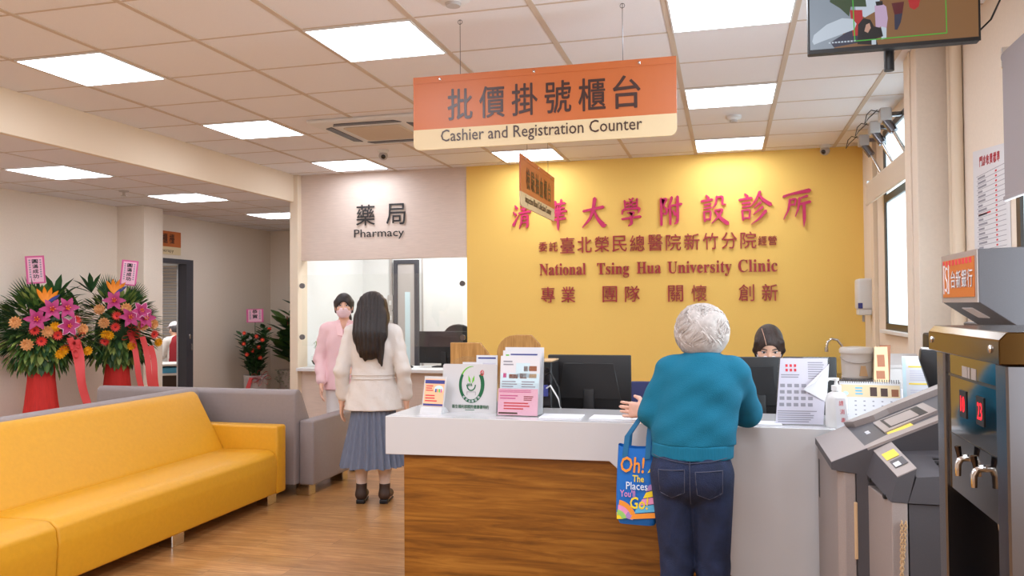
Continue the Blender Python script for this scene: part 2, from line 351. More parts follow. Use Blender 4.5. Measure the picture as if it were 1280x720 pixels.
# ------------------------------------------------------------------ signed-distance bodies (people)
class SDF:
    def __init__(s, lo, hi, h):
        s.lo = V3(lo); s.h = h; s.n = np.ceil((V3(hi)-s.lo)/h).astype(int)+1
        s.F = np.full(s.n, 1.0, np.float32)
    def _sub(s, lo, hi, mg):
        a = np.maximum(((lo-mg-s.lo)/s.h).astype(int), 0); b = np.minimum(((hi+mg-s.lo)/s.h).astype(int)+2, s.n)
        if np.any(b <= a): return None
        ax = [(s.lo[i]+s.h*np.arange(a[i], b[i])).astype(np.float32) for i in range(3)]
        X, Y, Z = np.meshgrid(*ax, indexing='ij')
        return tuple(slice(a[i], b[i]) for i in range(3)), X, Y, Z
    def _join(s, sl, d, k, sub=False):
        f = s.F[sl]
        if sub: s.F[sl] = np.maximum(f, -d); return
        h = np.maximum(k-np.abs(f-d), 0)/max(k, 1e-6)
        s.F[sl] = np.minimum(f, d)-h*h*k*0.25
    def cone(s, a, b, ra, rb, k=0.02, flat=None, sub=False):
        a = V3(a); b = V3(b); m = max(ra, rb)+k+3*s.h
        r = s._sub(np.minimum(a, b), np.maximum(a, b), m)
        if r is None: return s
        sl, X, Y, Z = r; ab = b-a; L = float(ab@ab)+1e-9
        px, py, pz = X-a[0], Y-a[1], Z-a[2]
        t = np.clip((px*ab[0]+py*ab[1]+pz*ab[2])/L, 0, 1)
        dx, dy, dz = px-t*ab[0], py-t*ab[1], pz-t*ab[2]
        if flat: dy = dy/flat
        s._join(sl, np.sqrt(dx*dx+dy*dy+dz*dz)-(ra+(rb-ra)*t), k, sub); return s
    def chain(s, pts, rs, k=0.02, flat=None):
        for i in range(len(pts)-1): s.cone(pts[i], pts[i+1], rs[i], rs[i+1], k, flat)
        return s
    def ell(s, c, r, k=0.02, rot=None, sub=False):
        c = V3(c); r = V3(r); m = r.max()+k+3*s.h
        q = s._sub(c, c, m)
        if q is None: return s
        sl, X, Y, Z = q; X = X-c[0]; Y = Y-c[1]; Z = Z-c[2]
        if rot is not None:
            Rm = np.array(Euler(rot).to_matrix()).T
            X, Y, Z = (Rm[0, 0]*X+Rm[0, 1]*Y+Rm[0, 2]*Z, Rm[1, 0]*X+Rm[1, 1]*Y+Rm[1, 2]*Z, Rm[2, 0]*X+Rm[2, 1]*Y+Rm[2, 2]*Z)
        k0 = np.sqrt((X/r[0])**2+(Y/r[1])**2+(Z/r[2])**2); k1 = np.sqrt((X/r[0]**2)**2+(Y/r[1]**2)**2+(Z/r[2]**2)**2)+1e-6
        s._join(sl, k0*(k0-1)/k1, k, sub); return s
    def zs(s): return (s.lo[2]+s.h*np.arange(s.n[2])).astype(np.float32)[None, None, :]
    def cut_below(s, z): s.F = np.maximum(s.F, z-s.zs()); return s
    def cut_above(s, z): s.F = np.maximum(s.F, s.zs()-z); return s
    def cut_plane(s, p, n):
        X = (s.lo[0]+s.h*np.arange(s.n[0]))[:, None, None]; Y = (s.lo[1]+s.h*np.arange(s.n[1]))[None, :, None]
        s.F = np.maximum(s.F, ((X-p[0])*n[0]+(Y-p[1])*n[1]+(s.zs()-p[2])*n[2]).astype(np.float32)); return s
    def mesh(s):
        F = np.pad(s.F, 1, constant_values=1.0); lo = s.lo-s.h
        I = F < 0; n = np.array(F.shape)-1
        def C(A, i, j, k): return A[i:i+n[0], j:j+n[1], k:k+n[2]]
        cnt = sum(C(I, i, j, k).astype(np.int8) for i in (0, 1) for j in (0, 1) for k in (0, 1))
        act = (cnt > 0) & (cnt < 8); idx = np.argwhere(act); ids = -np.ones(act.shape, np.int64); ids[act] = np.arange(len(idx))
        acc = np.zeros((len(idx), 3)); w = np.zeros(len(idx)); ii, jj, kk = idx.T
        cs = [(i, j, k) for i in (0, 1) for j in (0, 1) for k in (0, 1)]
        for a in range(8):
            for b in range(a+1, 8):
                p, q = V3(cs[a]), V3(cs[b])
                if np.abs(p-q).sum() != 1: continue
                fa = F[ii+cs[a][0], jj+cs[a][1], kk+cs[a][2]]; fb = F[ii+cs[b][0], jj+cs[b][1], kk+cs[b][2]]
                m = (fa < 0) != (fb < 0); t = np.where(m, fa/(fa-fb+1e-12), 0)
                acc += np.where(m[:, None], p+t[:, None]*(q-p), 0); w += m
        vs = lo+s.h*(idx+acc/np.maximum(w, 1)[:, None]); fs = []
        for ax in range(3):
            o = [(1, 0, 0), (0, 1, 0), (0, 0, 1)][ax]; u, v = [(1, 2), (2, 0), (0, 1)][ax]
            A = I[tuple(slice(1, -1-o[d]) if True else 0 for d in range(3))]
            sh = A.shape
            B = I[1+o[0]:1+o[0]+sh[0], 1+o[1]:1+o[1]+sh[1], 1+o[2]:1+o[2]+sh[2]]
            for (mask, flip) in ((A & ~B, False), (~A & B, True)):
                e = np.argwhere(mask)+1
                if not len(e): continue
                du = np.zeros(3, int); du[u] = 1; dv = np.zeros(3, int); dv[v] = 1
                q = [e, e-du, e-du-dv, e-dv]
                g = np.stack([ids[tuple(x.T)] for x in q], 1); g = g[(g >= 0).all(1)]
                fs.append(g[:, ::-1] if flip else g)
        return vs, np.concatenate(fs)
    def build(s, name, m, parent=None, warp=None):
        vs, fs = s.mesh()
        if warp: vs = warp(vs)
        me = bpy.data.meshes.new(name)
        me.vertices.add(len(vs)); me.vertices.foreach_set('co', vs.astype(np.float32).ravel())
        me.loops.add(fs.size); me.loops.foreach_set('vertex_index', fs.astype(np.int32).ravel())
        me.polygons.add(len(fs)); me.polygons.foreach_set('loop_start', np.arange(0, fs.size, 4, dtype=np.int32))
        me.materials.append(M[m]); me.update(calc_edges=True); me.validate()
        me.polygons.foreach_set('use_smooth', [True]*len(me.polygons))
        o = bpy.data.objects.new(name, me); COL.objects.link(o)
        if parent: o.parent = parent
        return o
def hand(S, wrist, d, nrm, side, size=1.0, curl=0.5, spread=0.16, r=0.0085):
    """palm, four unequal bent fingers and a thumb; d = pointing direction, nrm = palm normal, side = +1/-1 which side the thumb leaves"""
    w = V3(wrist); d = V3(d)/np.linalg.norm(d); n = V3(nrm); n = n-d*(n@d); n = n/np.linalg.norm(n); b = np.cross(d, n)*side
    L = 0.085*size
    for t in (-0.030, -0.010, 0.010, 0.030): S.cone(w+b*t*0.55*size, w+d*L+b*t*size, 0.0145*size, 0.0115*size, 0.012)
    for t, l in ((0.031, 0.072), (0.0105, 0.082), (-0.0105, 0.077), (-0.031, 0.060)):
        p = w+d*L+b*t*size; dr = d+b*t*spread*30*0.2; dr = dr/np.linalg.norm(dr)
        for q, ang in ((0.42, curl*0.5), (0.32, curl*1.2), (0.26, curl*1.8)):
            dd = dr*math.cos(ang)+n*math.sin(ang); e = p+dd*l*q*size
            S.cone(p, e, r*size, r*0.88*size, 0.004); p = e
    p = w+d*0.022*size+b*0.026*size; e = p+(d*0.6+b*0.75+n*0.25)*0.042*size; S.cone(p, e, 0.0125*size, 0.0105*size, 0.012)
    S.cone(e, e+(d*0.9+b*0.25+n*0.3)*0.034*size, 0.0102*size, 0.0085*size, 0.006)

# ------------------------------------------------------------------ the room
mb = MB(); mb.box(-10.7, 1.4, -3.1, 13.1, -0.1, 0.0); struct('floor', mb, 'floor')
mb = MB(); mb.box(-4.80, 1.4, -3.1, 8.45, CEIL, CEIL+0.1); struct('ceiling', mb, 'ceiling')
mb = MB(); mb.box(-7.05, -4.80, -3.1, 11.5, LOWC, LOWC+0.1); struct('ceiling_low', mb, 'lowceil')
TX, TY, GX, GY = 0.648, 0.605, -0.285, 3.952
mb = MB()
for i in range(-7, 3):
    x = GX+TX*i
    if x > -4.74: mb.box(x-0.016, x+0.016, -3.1, 8.35, CEIL-0.005, CEIL+0.001)
for j in range(-11, 8):
    y = GY+TY*j
    mb.box(-4.75, 1.27, y-0.006, y+0.006, CEIL-0.003, CEIL+0.001)
struct('trim_1', mb, 'tbar', label='runner grid of the high tiled ceiling')
mb = MB()
for i in range(0, 4):
    x = -5.36-0.605*i; mb.box(x-0.006, x+0.006, -3.1, 11.4, LOWC-0.003, LOWC+0.001)
for j in range(-14, 10):
    y = 5.62+0.605*j; mb.box(-6.95, -4.80, y-0.006, y+0.006, LOWC-0.003, LOWC+0.001)
struct('trim_2', mb, 'tbar', label='runner grid of the lower tiled ceiling')
mb = MB(); mb.rbox(-4.80, -4.75, -3.1, 8.30, LOWC-0.004, CEIL, 0.002, 1); struct('trim_3', mb, 'beam', label='dropped edge between the two ceilings')
mb = MB(); mb.rbox(-4.80, -4.70, 8.28, 8.50, 0, CEIL, 0.003, 1); struct('trim_4', mb, 'beam', label='cream post beside the pharmacy')
mb = MB(); mb.box(-2.71, 1.40, 8.35, 8.50, 0, CEIL+0.05); struct('wall_back', mb, 'yellow')
mb = MB(); mb.box(-4.70, -2.71, 8.36, 8.46, 2.04, CEIL+0.05); mb.box(-4.70, -2.71, 8.36, 8.46, 0, 0.79); struct('wall_pharmacy', mb, 'laminate')
# left wall with the doorway, pillar, far end
mb = MB()
mb.box(-7.05, -6.95, -3.1, 8.50, 0, LOWC+0.05); mb.box(-7.05, -6.95, 9.40, 11.5, 0, LOWC+0.05); mb.box(-7.05, -6.95, 8.50, 9.40, 2.12, LOWC+0.05)
struct('wall_left', mb, 'wall')
mb = MB(); mb.box(-6.95, -6.58, 8.07, 8.40, 0, LOWC+0.02); struct('trim_5', mb, 'wall', label='square pillar by the doorway')
mb = MB(); mb.box(-7.05, -4.70, 11.4, 11.5, 0, LOWC+0.05); struct('wall_far', mb, 'wall')
mb = MB(); mb.box(-4.80, -4.72, 8.50, 11.4, 0, LOWC+0.05); struct('wall_partition', mb, 'wall')
mb = MB(); mb.box(-7.05, 1.4, -3.1, -3.0, 0, CEIL+0.05); struct('wall_front', mb, 'wall')
# pharmacy room
mb = MB(); mb.box(-4.72, -1.9, 10.0, 10.1, 0, 2.75); mb.box(-2.0, -1.9, 8.5, 10.0, 0, 2.75); mb.box(-4.725, -4.71, 8.5, 10.0, 0, 2.75); struct('wall_pharmacy_room', mb, 'phwall')
mb = MB(); mb.box(-4.72, -1.9, 8.46, 10.1, 2.75, 2.85); struct('ceiling_pharmacy', mb, 'ceiling')
# right wall with two window openings
mb = MB()
W1 = (5.56, 7.29, 1.29, 2.93); W2 = (2.30, 4.12, 1.00, 2.60)
def wall_x(mb, y0, y1, holes):
    ys = y0
    for (a, b, c, d) in sorted(holes):
        mb.box(1.27, 1.315, ys, a, 0, CEIL+0.05); mb.box(1.27, 1.315, a, b, 0, c); mb.box(1.27, 1.315, a, b, d, CEIL+0.05); ys = b
    mb.box(1.27, 1.315, ys, y1, 0, CEIL+0.05)
wall_x(mb, -3.1, 8.35, [W1, W2]); struct('wall_right', mb, 'wall')
mb = MB(); mb.rbox(1.08, 1.27, 5.16, 5.50, 0, CEIL, 0.004, 1); mb.rbox(1.072, 1.08, 5.30, 5.345, 0, CEIL, 0.002, 1); struct('trim_6', mb, 'wall', label='boxed column on the right wall')
mb = MB(); mb.rbox(1.235, 1.27, 7.62, 7.74, 0, CEIL, 0.003, 1); struct('trim_7', mb, 'beam', label='cover strip beside the window')
def window(n, W, split):
    y0, y1, z0, z1 = W
    root = MB()
    root.box(1.266, 1.30, y0, y0+0.05, z0, z1); root.box(1.266, 1.30, y1-0.05, y1, z0, z1)
    root.box(1.266, 1.30, y0+0.05, y1-0.05, z0, z0+0.05); root.box(1.266, 1.30, y0+0.05, y1-0.05, z1-0.05, z1)
    if split: root.box(1.266, 1.30, y0+0.05, y1-0.05, split-0.03, split+0.03)
    ym = (y0+y1)/2; root.box(1.27, 1.298, ym-0.03, ym+0.03, z0+0.05, z1-0.05)
    o = struct('window_%d' % n, root, 'frame')
    g = MB(); g.box(1.280, 1.286, y0+0.03, y1-0.03, z0+0.03, z1-0.03); g.build('pane', 'frosted', o)
    s = MB(); s.rbox(1.225, 1.275, y0-0.04, y1+0.04, z0-0.03, z0, 0.004, 1); s.build('sill', 'whitem', o)
    return o
window(1, W1, 2.36); window(2, W2, None)
mb = MB(); mb.rbox(-6.962, -6.935, -3.0, 8.06, 0, 0.08, 0.003, 1); struct('baseboard_left', mb, 'beam')
mb = MB(); mb.rbox(-2.70, 1.26, 8.335, 8.352, 0, 0.08, 0.003, 1); struct('baseboard_back', mb, 'beam')
# doorway in the left wall
mb = MB(); mb.box(-7.06, -6.93, 8.50, 8.56, 0, 2.15); mb.box(-7.06, -6.93, 9.32, 9.46, 0, 2.15); mb.box(-7.06, -6.93, 8.56, 9.32, 2.09, 2.15)
d = struct('door_1', mb, 'doorframe', label='dark steel door frame in the left wall')
mb = MB(); mb.prism([(-7.06, 9.29), (-7.06, 9.335), (-7.50, 9.96), (-7.53, 9.93)], 'z', 0.01, 2.08); mb.build('door_leaf', 'whitem', d)
mb = MB(); mb.tube([(-6.925, 9.39, 0.95), (-6.90, 9.39, 0.95), (-6.90, 9.39, 1.03), (-6.925, 9.39, 1.03)], 0.006); mb.rbox(-6.93, -6.922, 9.375, 9.405, 1.10, 1.16, 0.002, 1); mb.build('door_handle', 'chrome', d, 40)
# room behind the doorway
mb = MB(); mb.box(-10.7, -10.6, 7.2, 13.1, 0, 2.7); mb.box(-10.6, -7.05, 13.0, 13.1, 0, 2.7); mb.box(-10.6, -7.05, 7.2, 7.3, 0, 2.7); mb.box(-7.07, -7.05, 11.5, 13.1, 0, 2.7); struct('wall_therapy_room', mb, 'phwall')
mb = MB(); mb.box(-10.7, -7.05, 7.2, 13.1, 2.7, 2.8); struct('ceiling_therapy_room', mb, 'ceiling')
area('therapy_room_lamp', (-8.6, 10.2, 2.66), 1.2, 1.2, 60, (1, 0.98, 0.97))
area('pharmacy_lamp', (-3.4, 9.2, 2.72), 0.9, 0.6, 34, (0.98, 1.0, 1.0))

# ------------------------------------------------------------------ ceiling lamps
def panel(cx, cy, z, label, sx=0.624, sy=0.585, first=[None]):
    if first[0] is None:
        t = thing('ceiling_light', label, 'ceiling light', (cx, cy, z), group='square ceiling light panels')
        m = MB()
        for (a, b, c, d) in ((-.5, .5, -.5, -.484), (-.5, .5, .484, .5), (-.5, -.484, -.484, .484), (.484, .5, -.484, .484)): m.box(a*sx, b*sx, c*sy, d*sy, -0.010, 0.0)
        m.build('frame', 'whitem', t)
        m = MB(); m.box(-.484*sx, .484*sx, -.484*sy, .484*sy, -0.007, -0.001); m.build('diffuser', 'lampface', t)
        first[0] = t
        return t
    return dup(first[0], (cx, cy, z), None, label)
LN = {(-6, 0): 'square light panel above the yellow sofa, nearest on the left of the high ceiling', (-3, 0): 'large square light panel in the high ceiling, left of the orange hanging sign',
      (0, 0): 'largest square light panel at the top edge, left of the television', (-6, 3): 'square light panel in the high ceiling, second along the dropped ceiling edge',
      (-3, 3): 'square light panel hidden behind the orange hanging sign', (0, 3): 'square light panel right of the orange hanging sign, middle of the right row',
      (-6, 6): 'square light panel above the pharmacy header', (-3, 6): 'square light panel under the orange hanging sign, before the yellow wall', (0, 6): 'farthest square light panel of the right row, nearest the yellow wall'}
for (i, j), lb in LN.items(): panel(GX+TX*(i+0.5), GY+TY*(j+0.5), CEIL-0.001, lb)
panel(-5.66, 5.88, LOWC-0.001, 'nearest square light panel in the lower left ceiling, above the flower stands', 0.6, 0.57)
panel(-5.64, 7.62, LOWC-0.001, 'middle square light panel in the lower left ceiling, near the pillar', 0.6, 0.57)
panel(-5.63, 9.45, LOWC-0.001, 'farthest square light panel in the lower left ceiling, beside the pharmacy post', 0.6, 0.57)

# ceiling fittings
def dome_camera(label, loc, rz):
    t = thing('security_camera', label, 'camera', loc, rz, 'dome security cameras')
    m = MB(); m.lathe([(0.052, 0), (0.052, -0.012), (0.046, -0.02), (0.04, -0.03)], n=20); m.build('base', 'whitem', t, 40)
    m = MB(); m.ell((0, -0.005, -0.055), (0.045, 0.045, 0.043), 18, 10); m.build('body', 'lgrey', t, 60)
    m = MB(); m.ell((0, -0.030, -0.065), (0.026, 0.024, 0.026), 14, 8); m.build('lens', 'blackg', t, 60)
dome_camera('white dome security camera on the ceiling near the pharmacy header', (-3.19, 7.24, CEIL), 0.4)
dome_camera('white dome security camera on the ceiling above the yellow wall near the window', (0.92, 8.22, CEIL), -0.5)
t = thing('smoke_detector', 'small white round detector on the ceiling between two right hand light panels', 'smoke detector', (0.069, 6.73, CEIL))
m = MB(); m.lathe([(0.06, 0), (0.06, -0.02), (0.045, -0.035)], n=20); m.build('housing', 'whitem', t, 40)
m = MB(); m.lathe([(0.03, -0.035), (0.028, -0.052), (0.015, -0.055)], n=16); m.build('sensor', 'lgrey', t, 40)
t = thing('smoke_detector', 'round white detector cut by the top edge of the photo above the orange sign', 'smoke detector', (-1.27, 3.72, CEIL))
m = MB(); m.lathe([(0.085, 0), (0.085, -0.02), (0.06, -0.04)], n=24); m.build('housing', 'whitem', t, 40)
m = MB(); m.lathe([(0.04, -0.04), (0.035, -0.055)], n=16); m.build('sensor', 'lgrey', t, 40)
t = thing('smoke_detector', 'small clear sprinkler head in the lower left ceiling beside a light panel', 'sprinkler', (-5.95, 7.0, LOWC))
m = MB(); m.lathe([(0.05, 0), (0.045, -0.012)], n=18); m.build('plate', 'lgrey', t, 40)
m = MB(); m.lathe([(0.014, -0.012), (0.014, -0.045), (0.03, -0.05), (0.03, -0.054)], n=14); m.build('nozzle', 'chrome', t, 40)
# cassette air conditioner
t = thing('air_conditioner', 'square cassette air conditioner set in the ceiling left of the orange sign', 'air conditioner', (-2.80, 6.36, CEIL))
m = MB(); m.rbox(-0.47, 0.47, -0.47, 0.47, -0.03, 0.0, 0.014, 3); m.build('panel', 'whitem', t, 40)
m = MB(); m.rbox(-0.25, 0.25, -0.25, 0.25, -0.042, -0.03, 0.005, 1)
for k in range(15): m.box(-0.235, 0.235, -0.235+k*0.032, -0.225+k*0.032, -0.046, -0.042)
m.build('grille', 'blindw', t)
for k in range(4):
    a = k*PI/2; m = MB(); c, s_ = math.cos(a), math.sin(a)
    pts = [(-0.30, 0.33), (-0.26, 0.40), (0.26, 0.40), (0.30, 0.33)]
    m.prism([(c*x-s_*y, s_*x+c*y) for x, y in pts], 'z', -0.036, -0.028); m.build('louvre', 'dgrey', t)

# ------------------------------------------------------------------ wall lettering (raised letters)
R0 = (0, 8.352, 0)
BR = {
'清': [[(18,88,3),(27,77,7)],[(10,64,3),(21,54,7)],[(10,16,8),(20,30,5),(33,50,2)],[(45,84,4),(84,89,6)],[(48,72,4),(79,76,5)],[(38,59,5),(94,65,6)],[(64,98,6),(62,60,5)],[(52,50,5),(49,25,5),(39,4,2)],[(50,50,4),(80,53,6),(80,10,6),(71,6,2)],[(53,37,3),(76,39,4)],[(53,24,3),(76,26,4)]],
'華': [[(18,84,4),(86,90,6)],[(36,97,6),(39,76,3)],[(68,102,6),(61,76,3)],[(22,68,4),(82,73,5)],[(38,70,5),(39,48,4)],[(63,73,5),(61,48,4)],[(10,55,4),(94,62,6)],[(24,43,4),(80,47,5)],[(16,29,5),(88,35,6)],[(51,78,5),(50,6,6),(50,-8,1)]],
'大': [[(8,58,6),(50,65,6),(90,71,8)],[(56,102,9),(50,66,8),(36,30,7),(4,0,2)],[(52,62,5),(66,30,8),(92,4,13),(101,8,3)]],
'學': [[(22,90,5),(24,62,4)],[(24,80,3),(37,83,4)],[(24,70,3),(37,72,4)],[(78,95,5),(76,62,4)],[(63,82,3),(76,84,3)],[(63,72,3),(76,73,3)],[(42,96,3),(58,83,4)],[(60,98,4),(42,82,2)],[(42,80,3),(58,68,4)],[(60,82,4),(40,67,2)],[(10,42,3),(13,59,5),(92,63,7),(82,45,2)],[(36,46,4),(66,49,5),(50,33,5)],[(50,34,6),(53,8,7),(38,0,2)],[(10,25,5),(92,32,6)]],
'附': [[(16,92,7),(16,0,6)],[(16,88,5),(40,92,6),(24,66,4),(42,50,6),(34,36,5),(22,42,2)],[(60,96,6),(53,72,5),(40,50,2)],[(53,66,6),(53,2,6)],[(60,66,5),(100,71,6)],[(84,97,7),(84,8,7),(70,2,2)],[(64,50,4),(74,34,8)]],
'設': [[(24,97,4),(33,87,7)],[(6,77,5),(46,82,6)],[(16,64,4),(41,67,5)],[(16,52,4),(41,55,5)],[(15,40,5),(18,8,5)],[(15,40,4),(42,43,5),(38,12,4)],[(18,13,4),(40,16,4)],[(64,92,5),(60,66,5),(48,52,2)],[(62,88,4),(87,92,6),(84,64,5),(98,64,2)],[(56,44,4),(88,48,6),(70,22,5),(44,0,2)],[(58,40,4),(76,18,8),(104,-2,10)]],
'診': [[(24,97,4),(33,87,7)],[(6,77,5),(46,82,6)],[(16,64,4),(41,67,5)],[(16,52,4),(41,55,5)],[(15,40,5),(18,8,5)],[(15,40,4),(42,43,5),(38,12,4)],[(18,13,4),(40,16,4)],[(74,102,7),(62,76,5),(44,56,2)],[(71,93,4),(84,74,8),(108,58,9)],[(76,66,6),(54,48,2)],[(82,50,6),(52,26,2)],[(92,36,8),(72,12,5),(44,-8,1)]],
'所': [[(4,82,6),(30,90,5),(102,100,10)],[(28,72,6),(24,40,5),(4,6,2)],[(28,70,4),(52,75,5),(46,52,4)],[(28,53,4),(47,56,4)],[(94,82,6),(64,74,3)],[(65,75,6),(60,40,5),(48,14,2)],[(62,54,5),(104,62,7)],[(82,58,7),(82,6,7),(80,-22,1)]],
}
def brush(m, strokes, cx, cy, w, h, origin, R, U, d0, d1, wk=1.0):
    for si, st in enumerate(strokes):
        P = [np.array([(p[0]-50)/100*w+cx, (p[1]-50)/100*h+cy]) for p in st]; W = [p[2]/100*h*wk for p in st]
        # resample along the stroke for a smooth swelling line
        Q = []; Z = []
        for a in range(len(P)-1):
            for q in range(5):
                t = q/5; Q.append(P[a]*(1-t)+P[a+1]*t); Z.append(W[a]*(1-t)+W[a+1]*t)
        Q.append(P[-1]); Z.append(W[-1])
        Q = np.array(Q); 
        for _ in range(2): Q[1:-1] = Q[1:-1]*0.5+0.25*(Q[:-2]+Q[2:])
        L = []; Rr = []
        for i in range(len(Q)):
            t = Q[min(i+1, len(Q)-1)]-Q[max(i-1, 0)]; t = t/(np.linalg.norm(t)+1e-9); nn = np.array([-t[1], t[0]])
            L.append(Q[i]+nn*Z[i]*0.62); Rr.append(Q[i]-nn*Z[i]*0.62)
        t0 = Q[0]-Q[1]; t0 /= np.linalg.norm(t0)+1e-9; t1 = Q[-1]-Q[-2]; t1 /= np.linalg.norm(t1)+1e-9
        m.slab([tuple(p) for p in [Q[0]+t0*Z[0]*0.6]+Rr+[Q[-1]+t1*Z[-1]*0.6]+L[::-1]], origin, R, U, d0, d1+si*0.0006)
t = thing('wall_lettering', 'large magenta brush style clinic name letters across the top of the yellow wall', 'lettering', (0, 8.35, 2.46))
hx = [(-2.203, -1.984), (-1.80, -1.60), (-1.453, -1.20), (-1.053, -0.825), (-0.671, -0.432), (-0.251, 0.005), (0.112, 0.40), (0.535, 0.778)]
for k, ch in enumerate('清華大學附設診所'):
    m = MB(); a, b = hx[k]; brush(m, BR[ch], (a+b)/2, 0.0, (b-a)*1.0, 0.29, (0, 0, 0), FX, UZ, 0.006, 0.024, 1.12)
    m.build('character', 'magenta', t)
def letter_line(label, items, m_, bold, dep=0.014):
    t = thing('wall_lettering', label, 'lettering', (0, 8.35, items[0][2]))
    for (ch, cx, cy, w, h) in items:
        m = MB(); m.text(ch, cx, cy-items[0][2], w, h, (0, 0, 0), FX, UZ, 0.004, dep, bold); m.build('character', m_, t)
its = [('委', -1.865, 2.125, 0.09, 0.10), ('託', -1.755, 2.125, 0.09, 0.10)]
for k, ch in enumerate('臺北榮民總醫院新竹分院'): its.append((ch, -1.60+k*0.2075, 2.135+k*0.0005, 0.165, 0.165))
its += [('經', 0.655-0.26+0.02, 2.13, 0.085, 0.09), ('營', 0.655-0.26+0.13, 2.13, 0.085, 0.09)]
# spread the main characters between the two small pairs
its = its[:2]+[(c, -1.605+k*0.1815, y, 0.150, 0.165) for k, (c, x, y, w, h) in enumerate(its[2:-2])]+[('經', 0.342, 2.13, 0.080, 0.092), ('營', 0.436, 2.13, 0.080, 0.092)]
letter_line('second row of red brown raised characters under the brush style clinic name', its, 'redletter', 0.0)
def mathbold(s):
    o = ''
    for c in s:
        if 'A' <= c <= 'Z': o += chr(0x1D400+ord(c)-65)
        elif 'a' <= c <= 'z': o += chr(0x1D41A+ord(c)-97)
        else: o += c
    return o
t = thing('wall_lettering', 'row of red serif English letters naming the university clinic', 'lettering', (0, 8.35, 1.88))
for wd, cx, w, h, cy in (('National', -1.658, 0.49, 0.125, 0), ('Tsing', -1.13, 0.33, 0.155, -0.018), ('Hua', -0.765, 0.245, 0.12, 0), ('University', -0.265, 0.625, 0.155, -0.018), ('Clinic', 0.295, 0.37, 0.125, 0)):
    m = MB(); m.text(mathbold(wd), cx, cy+0.005, w, h, (0, 0, 0), FX, UZ, 0.004, 0.014, 0.0); m.build('word', 'redletter', t)
letter_line('bottom row of red brown raised characters, four spaced pairs on the yellow wall',
    [(c, x, 1.62, 0.148, 0.165) for c, x in zip('專業團隊關懷創新', (-1.815, -1.60, -1.165, -0.935, -0.50, -0.27, 0.185, 0.405))], 'redletter', 0.0)
t = thing('wall_lettering', 'black pharmacy letters on the pale laminate header panel', 'lettering', (0, 8.36, 2.52))
for ch, cx in (('藥', -3.895), ('局', -3.53)):
    m = MB(); m.text(ch, cx, 0.012, 0.225, 0.23, (0, 0, 0), FX, UZ, 0.003, 0.012, 0.008); m.build('character', 'ink', t)
m = MB(); m.text('Pharmacy', -3.735, -0.205, 0.60, 0.115, (0, 0, 0), FX, UZ, 0.003, 0.010, 0.006); m.build('word', 'ink', t)

# ------------------------------------------------------------------ hanging signs
def rounded_board(w, z0, z1, r, top_r=0.0, n=6):
    P = []
    for (cx, cz, a0) in ((-w/2+r, z0+r, PI), (w/2-r, z0+r, 1.5*PI)):
        for k in range(n+1): a = a0+k*PI/2/n; P.append((cx+r*math.cos(a), cz+r*math.sin(a)))
    return P+[(w/2, z1), (-w/2, z1)]
def hanging_sign(label, loc, rz, w, h, cn, en, split, wires, up):
    t = thing('hanging_sign', label, 'sign', loc, rz)
    m = MB(); m.prism([(x, z) for x, z in rounded_board(w, 0, split, 0.035)], 'y', -0.006, 0.006); m.build('lower_band', 'cream', t)
    m = MB(); m.box(-w/2, w/2, -0.006, 0.006, split, h); m.box(-w/2, w/2, -0.0085, -0.006, h-0.035, h); m.build('upper_band', 'orange', t)
    for k in (-0.39, -0.02, 0.37):
        m = MB(); m.ell((k*w, -0.010, h-0.02), (0.008, 0.005, 0.008), 10, 6); m.build('screw', 'chrome', t, 60)
    m = MB(); n = len(cn)
    for k, ch in enumerate(cn):
        m.text(ch, -w*0.31+k*w*0.76/n*1.0, (h+split)/2-0.018, w*0.098 if n == 6 else w*0.09, (h-split)*0.58, (0, 0, 0), FX, UZ, 0.0065, 0.0012, 0.012)
    m.build('characters', 'letter', t)
    m = MB(); m.text(en, -w*0.005, split*0.55, w*0.765, 0.082 if w > 1.36 else 0.075, (0, 0, 0), FX, UZ, 0.0065, 0.0012, 0.004); m.build('caption', 'letter', t)
    for k in wires:
        m = MB(); m.tube([(k*w, 0, h), (k*w, 0, up)]+[(k*w+0.012*math.sin(q), 0, up-0.012+0.012*math.cos(q)) for q in [e*PI/4 for e in range(9)]], 0.0018, 5); m.build('wire', 'steel', t, 60)
    return t
hanging_sign('long orange and cream cashier sign hanging over the front counter', (-0.917, 4.05, 2.335), 0.0, 1.38, 0.39, '批價掛號櫃台', 'Cashier and Registration Counter', 0.108, (-0.31, 0.31), 0.68)
hanging_sign('orange and cream sign hanging edge-on in front of the yellow wall', (-1.48, 6.46, 2.232+0.02), PI/2, 1.22, 0.39, '檢驗抽血櫃台', 'Inspection Blood Collection Counter', 0.108, (-0.31, 0.31), 0.76)
# flat sign above the doorway
t = thing('door_sign', 'small orange and cream sign on the wall above the doorway by the pillar', 'sign', (-6.945, 8.86, 2.20))
Rl = (0, 1, 0); m = MB(); m.rect(-0.36, 0.35, 0.10, 0.30, (0, 0, 0), Rl, UZ, 0.0, 0.008); m.build('upper_band', 'orange', t)
m = MB(); m.rect(-0.36, 0.35, 0.0, 0.10, (0, 0, 0), Rl, UZ, 0.0, 0.008); m.build('lower_band', 'cream', t)
m = MB()
for k, ch in enumerate('治櫃檯'): m.text(ch, -0.10+k*0.135, 0.205, 0.10, 0.125, (0, 0, 0), Rl, UZ, 0.008, 0.001, 0.012)
m.build('characters', 'letter', t)
m = MB(); m.text('tion Therapy', -0.015, 0.045, 0.44, 0.055, (0, 0, 0), Rl, UZ, 0.008, 0.001); m.build('caption', 'letter', t)

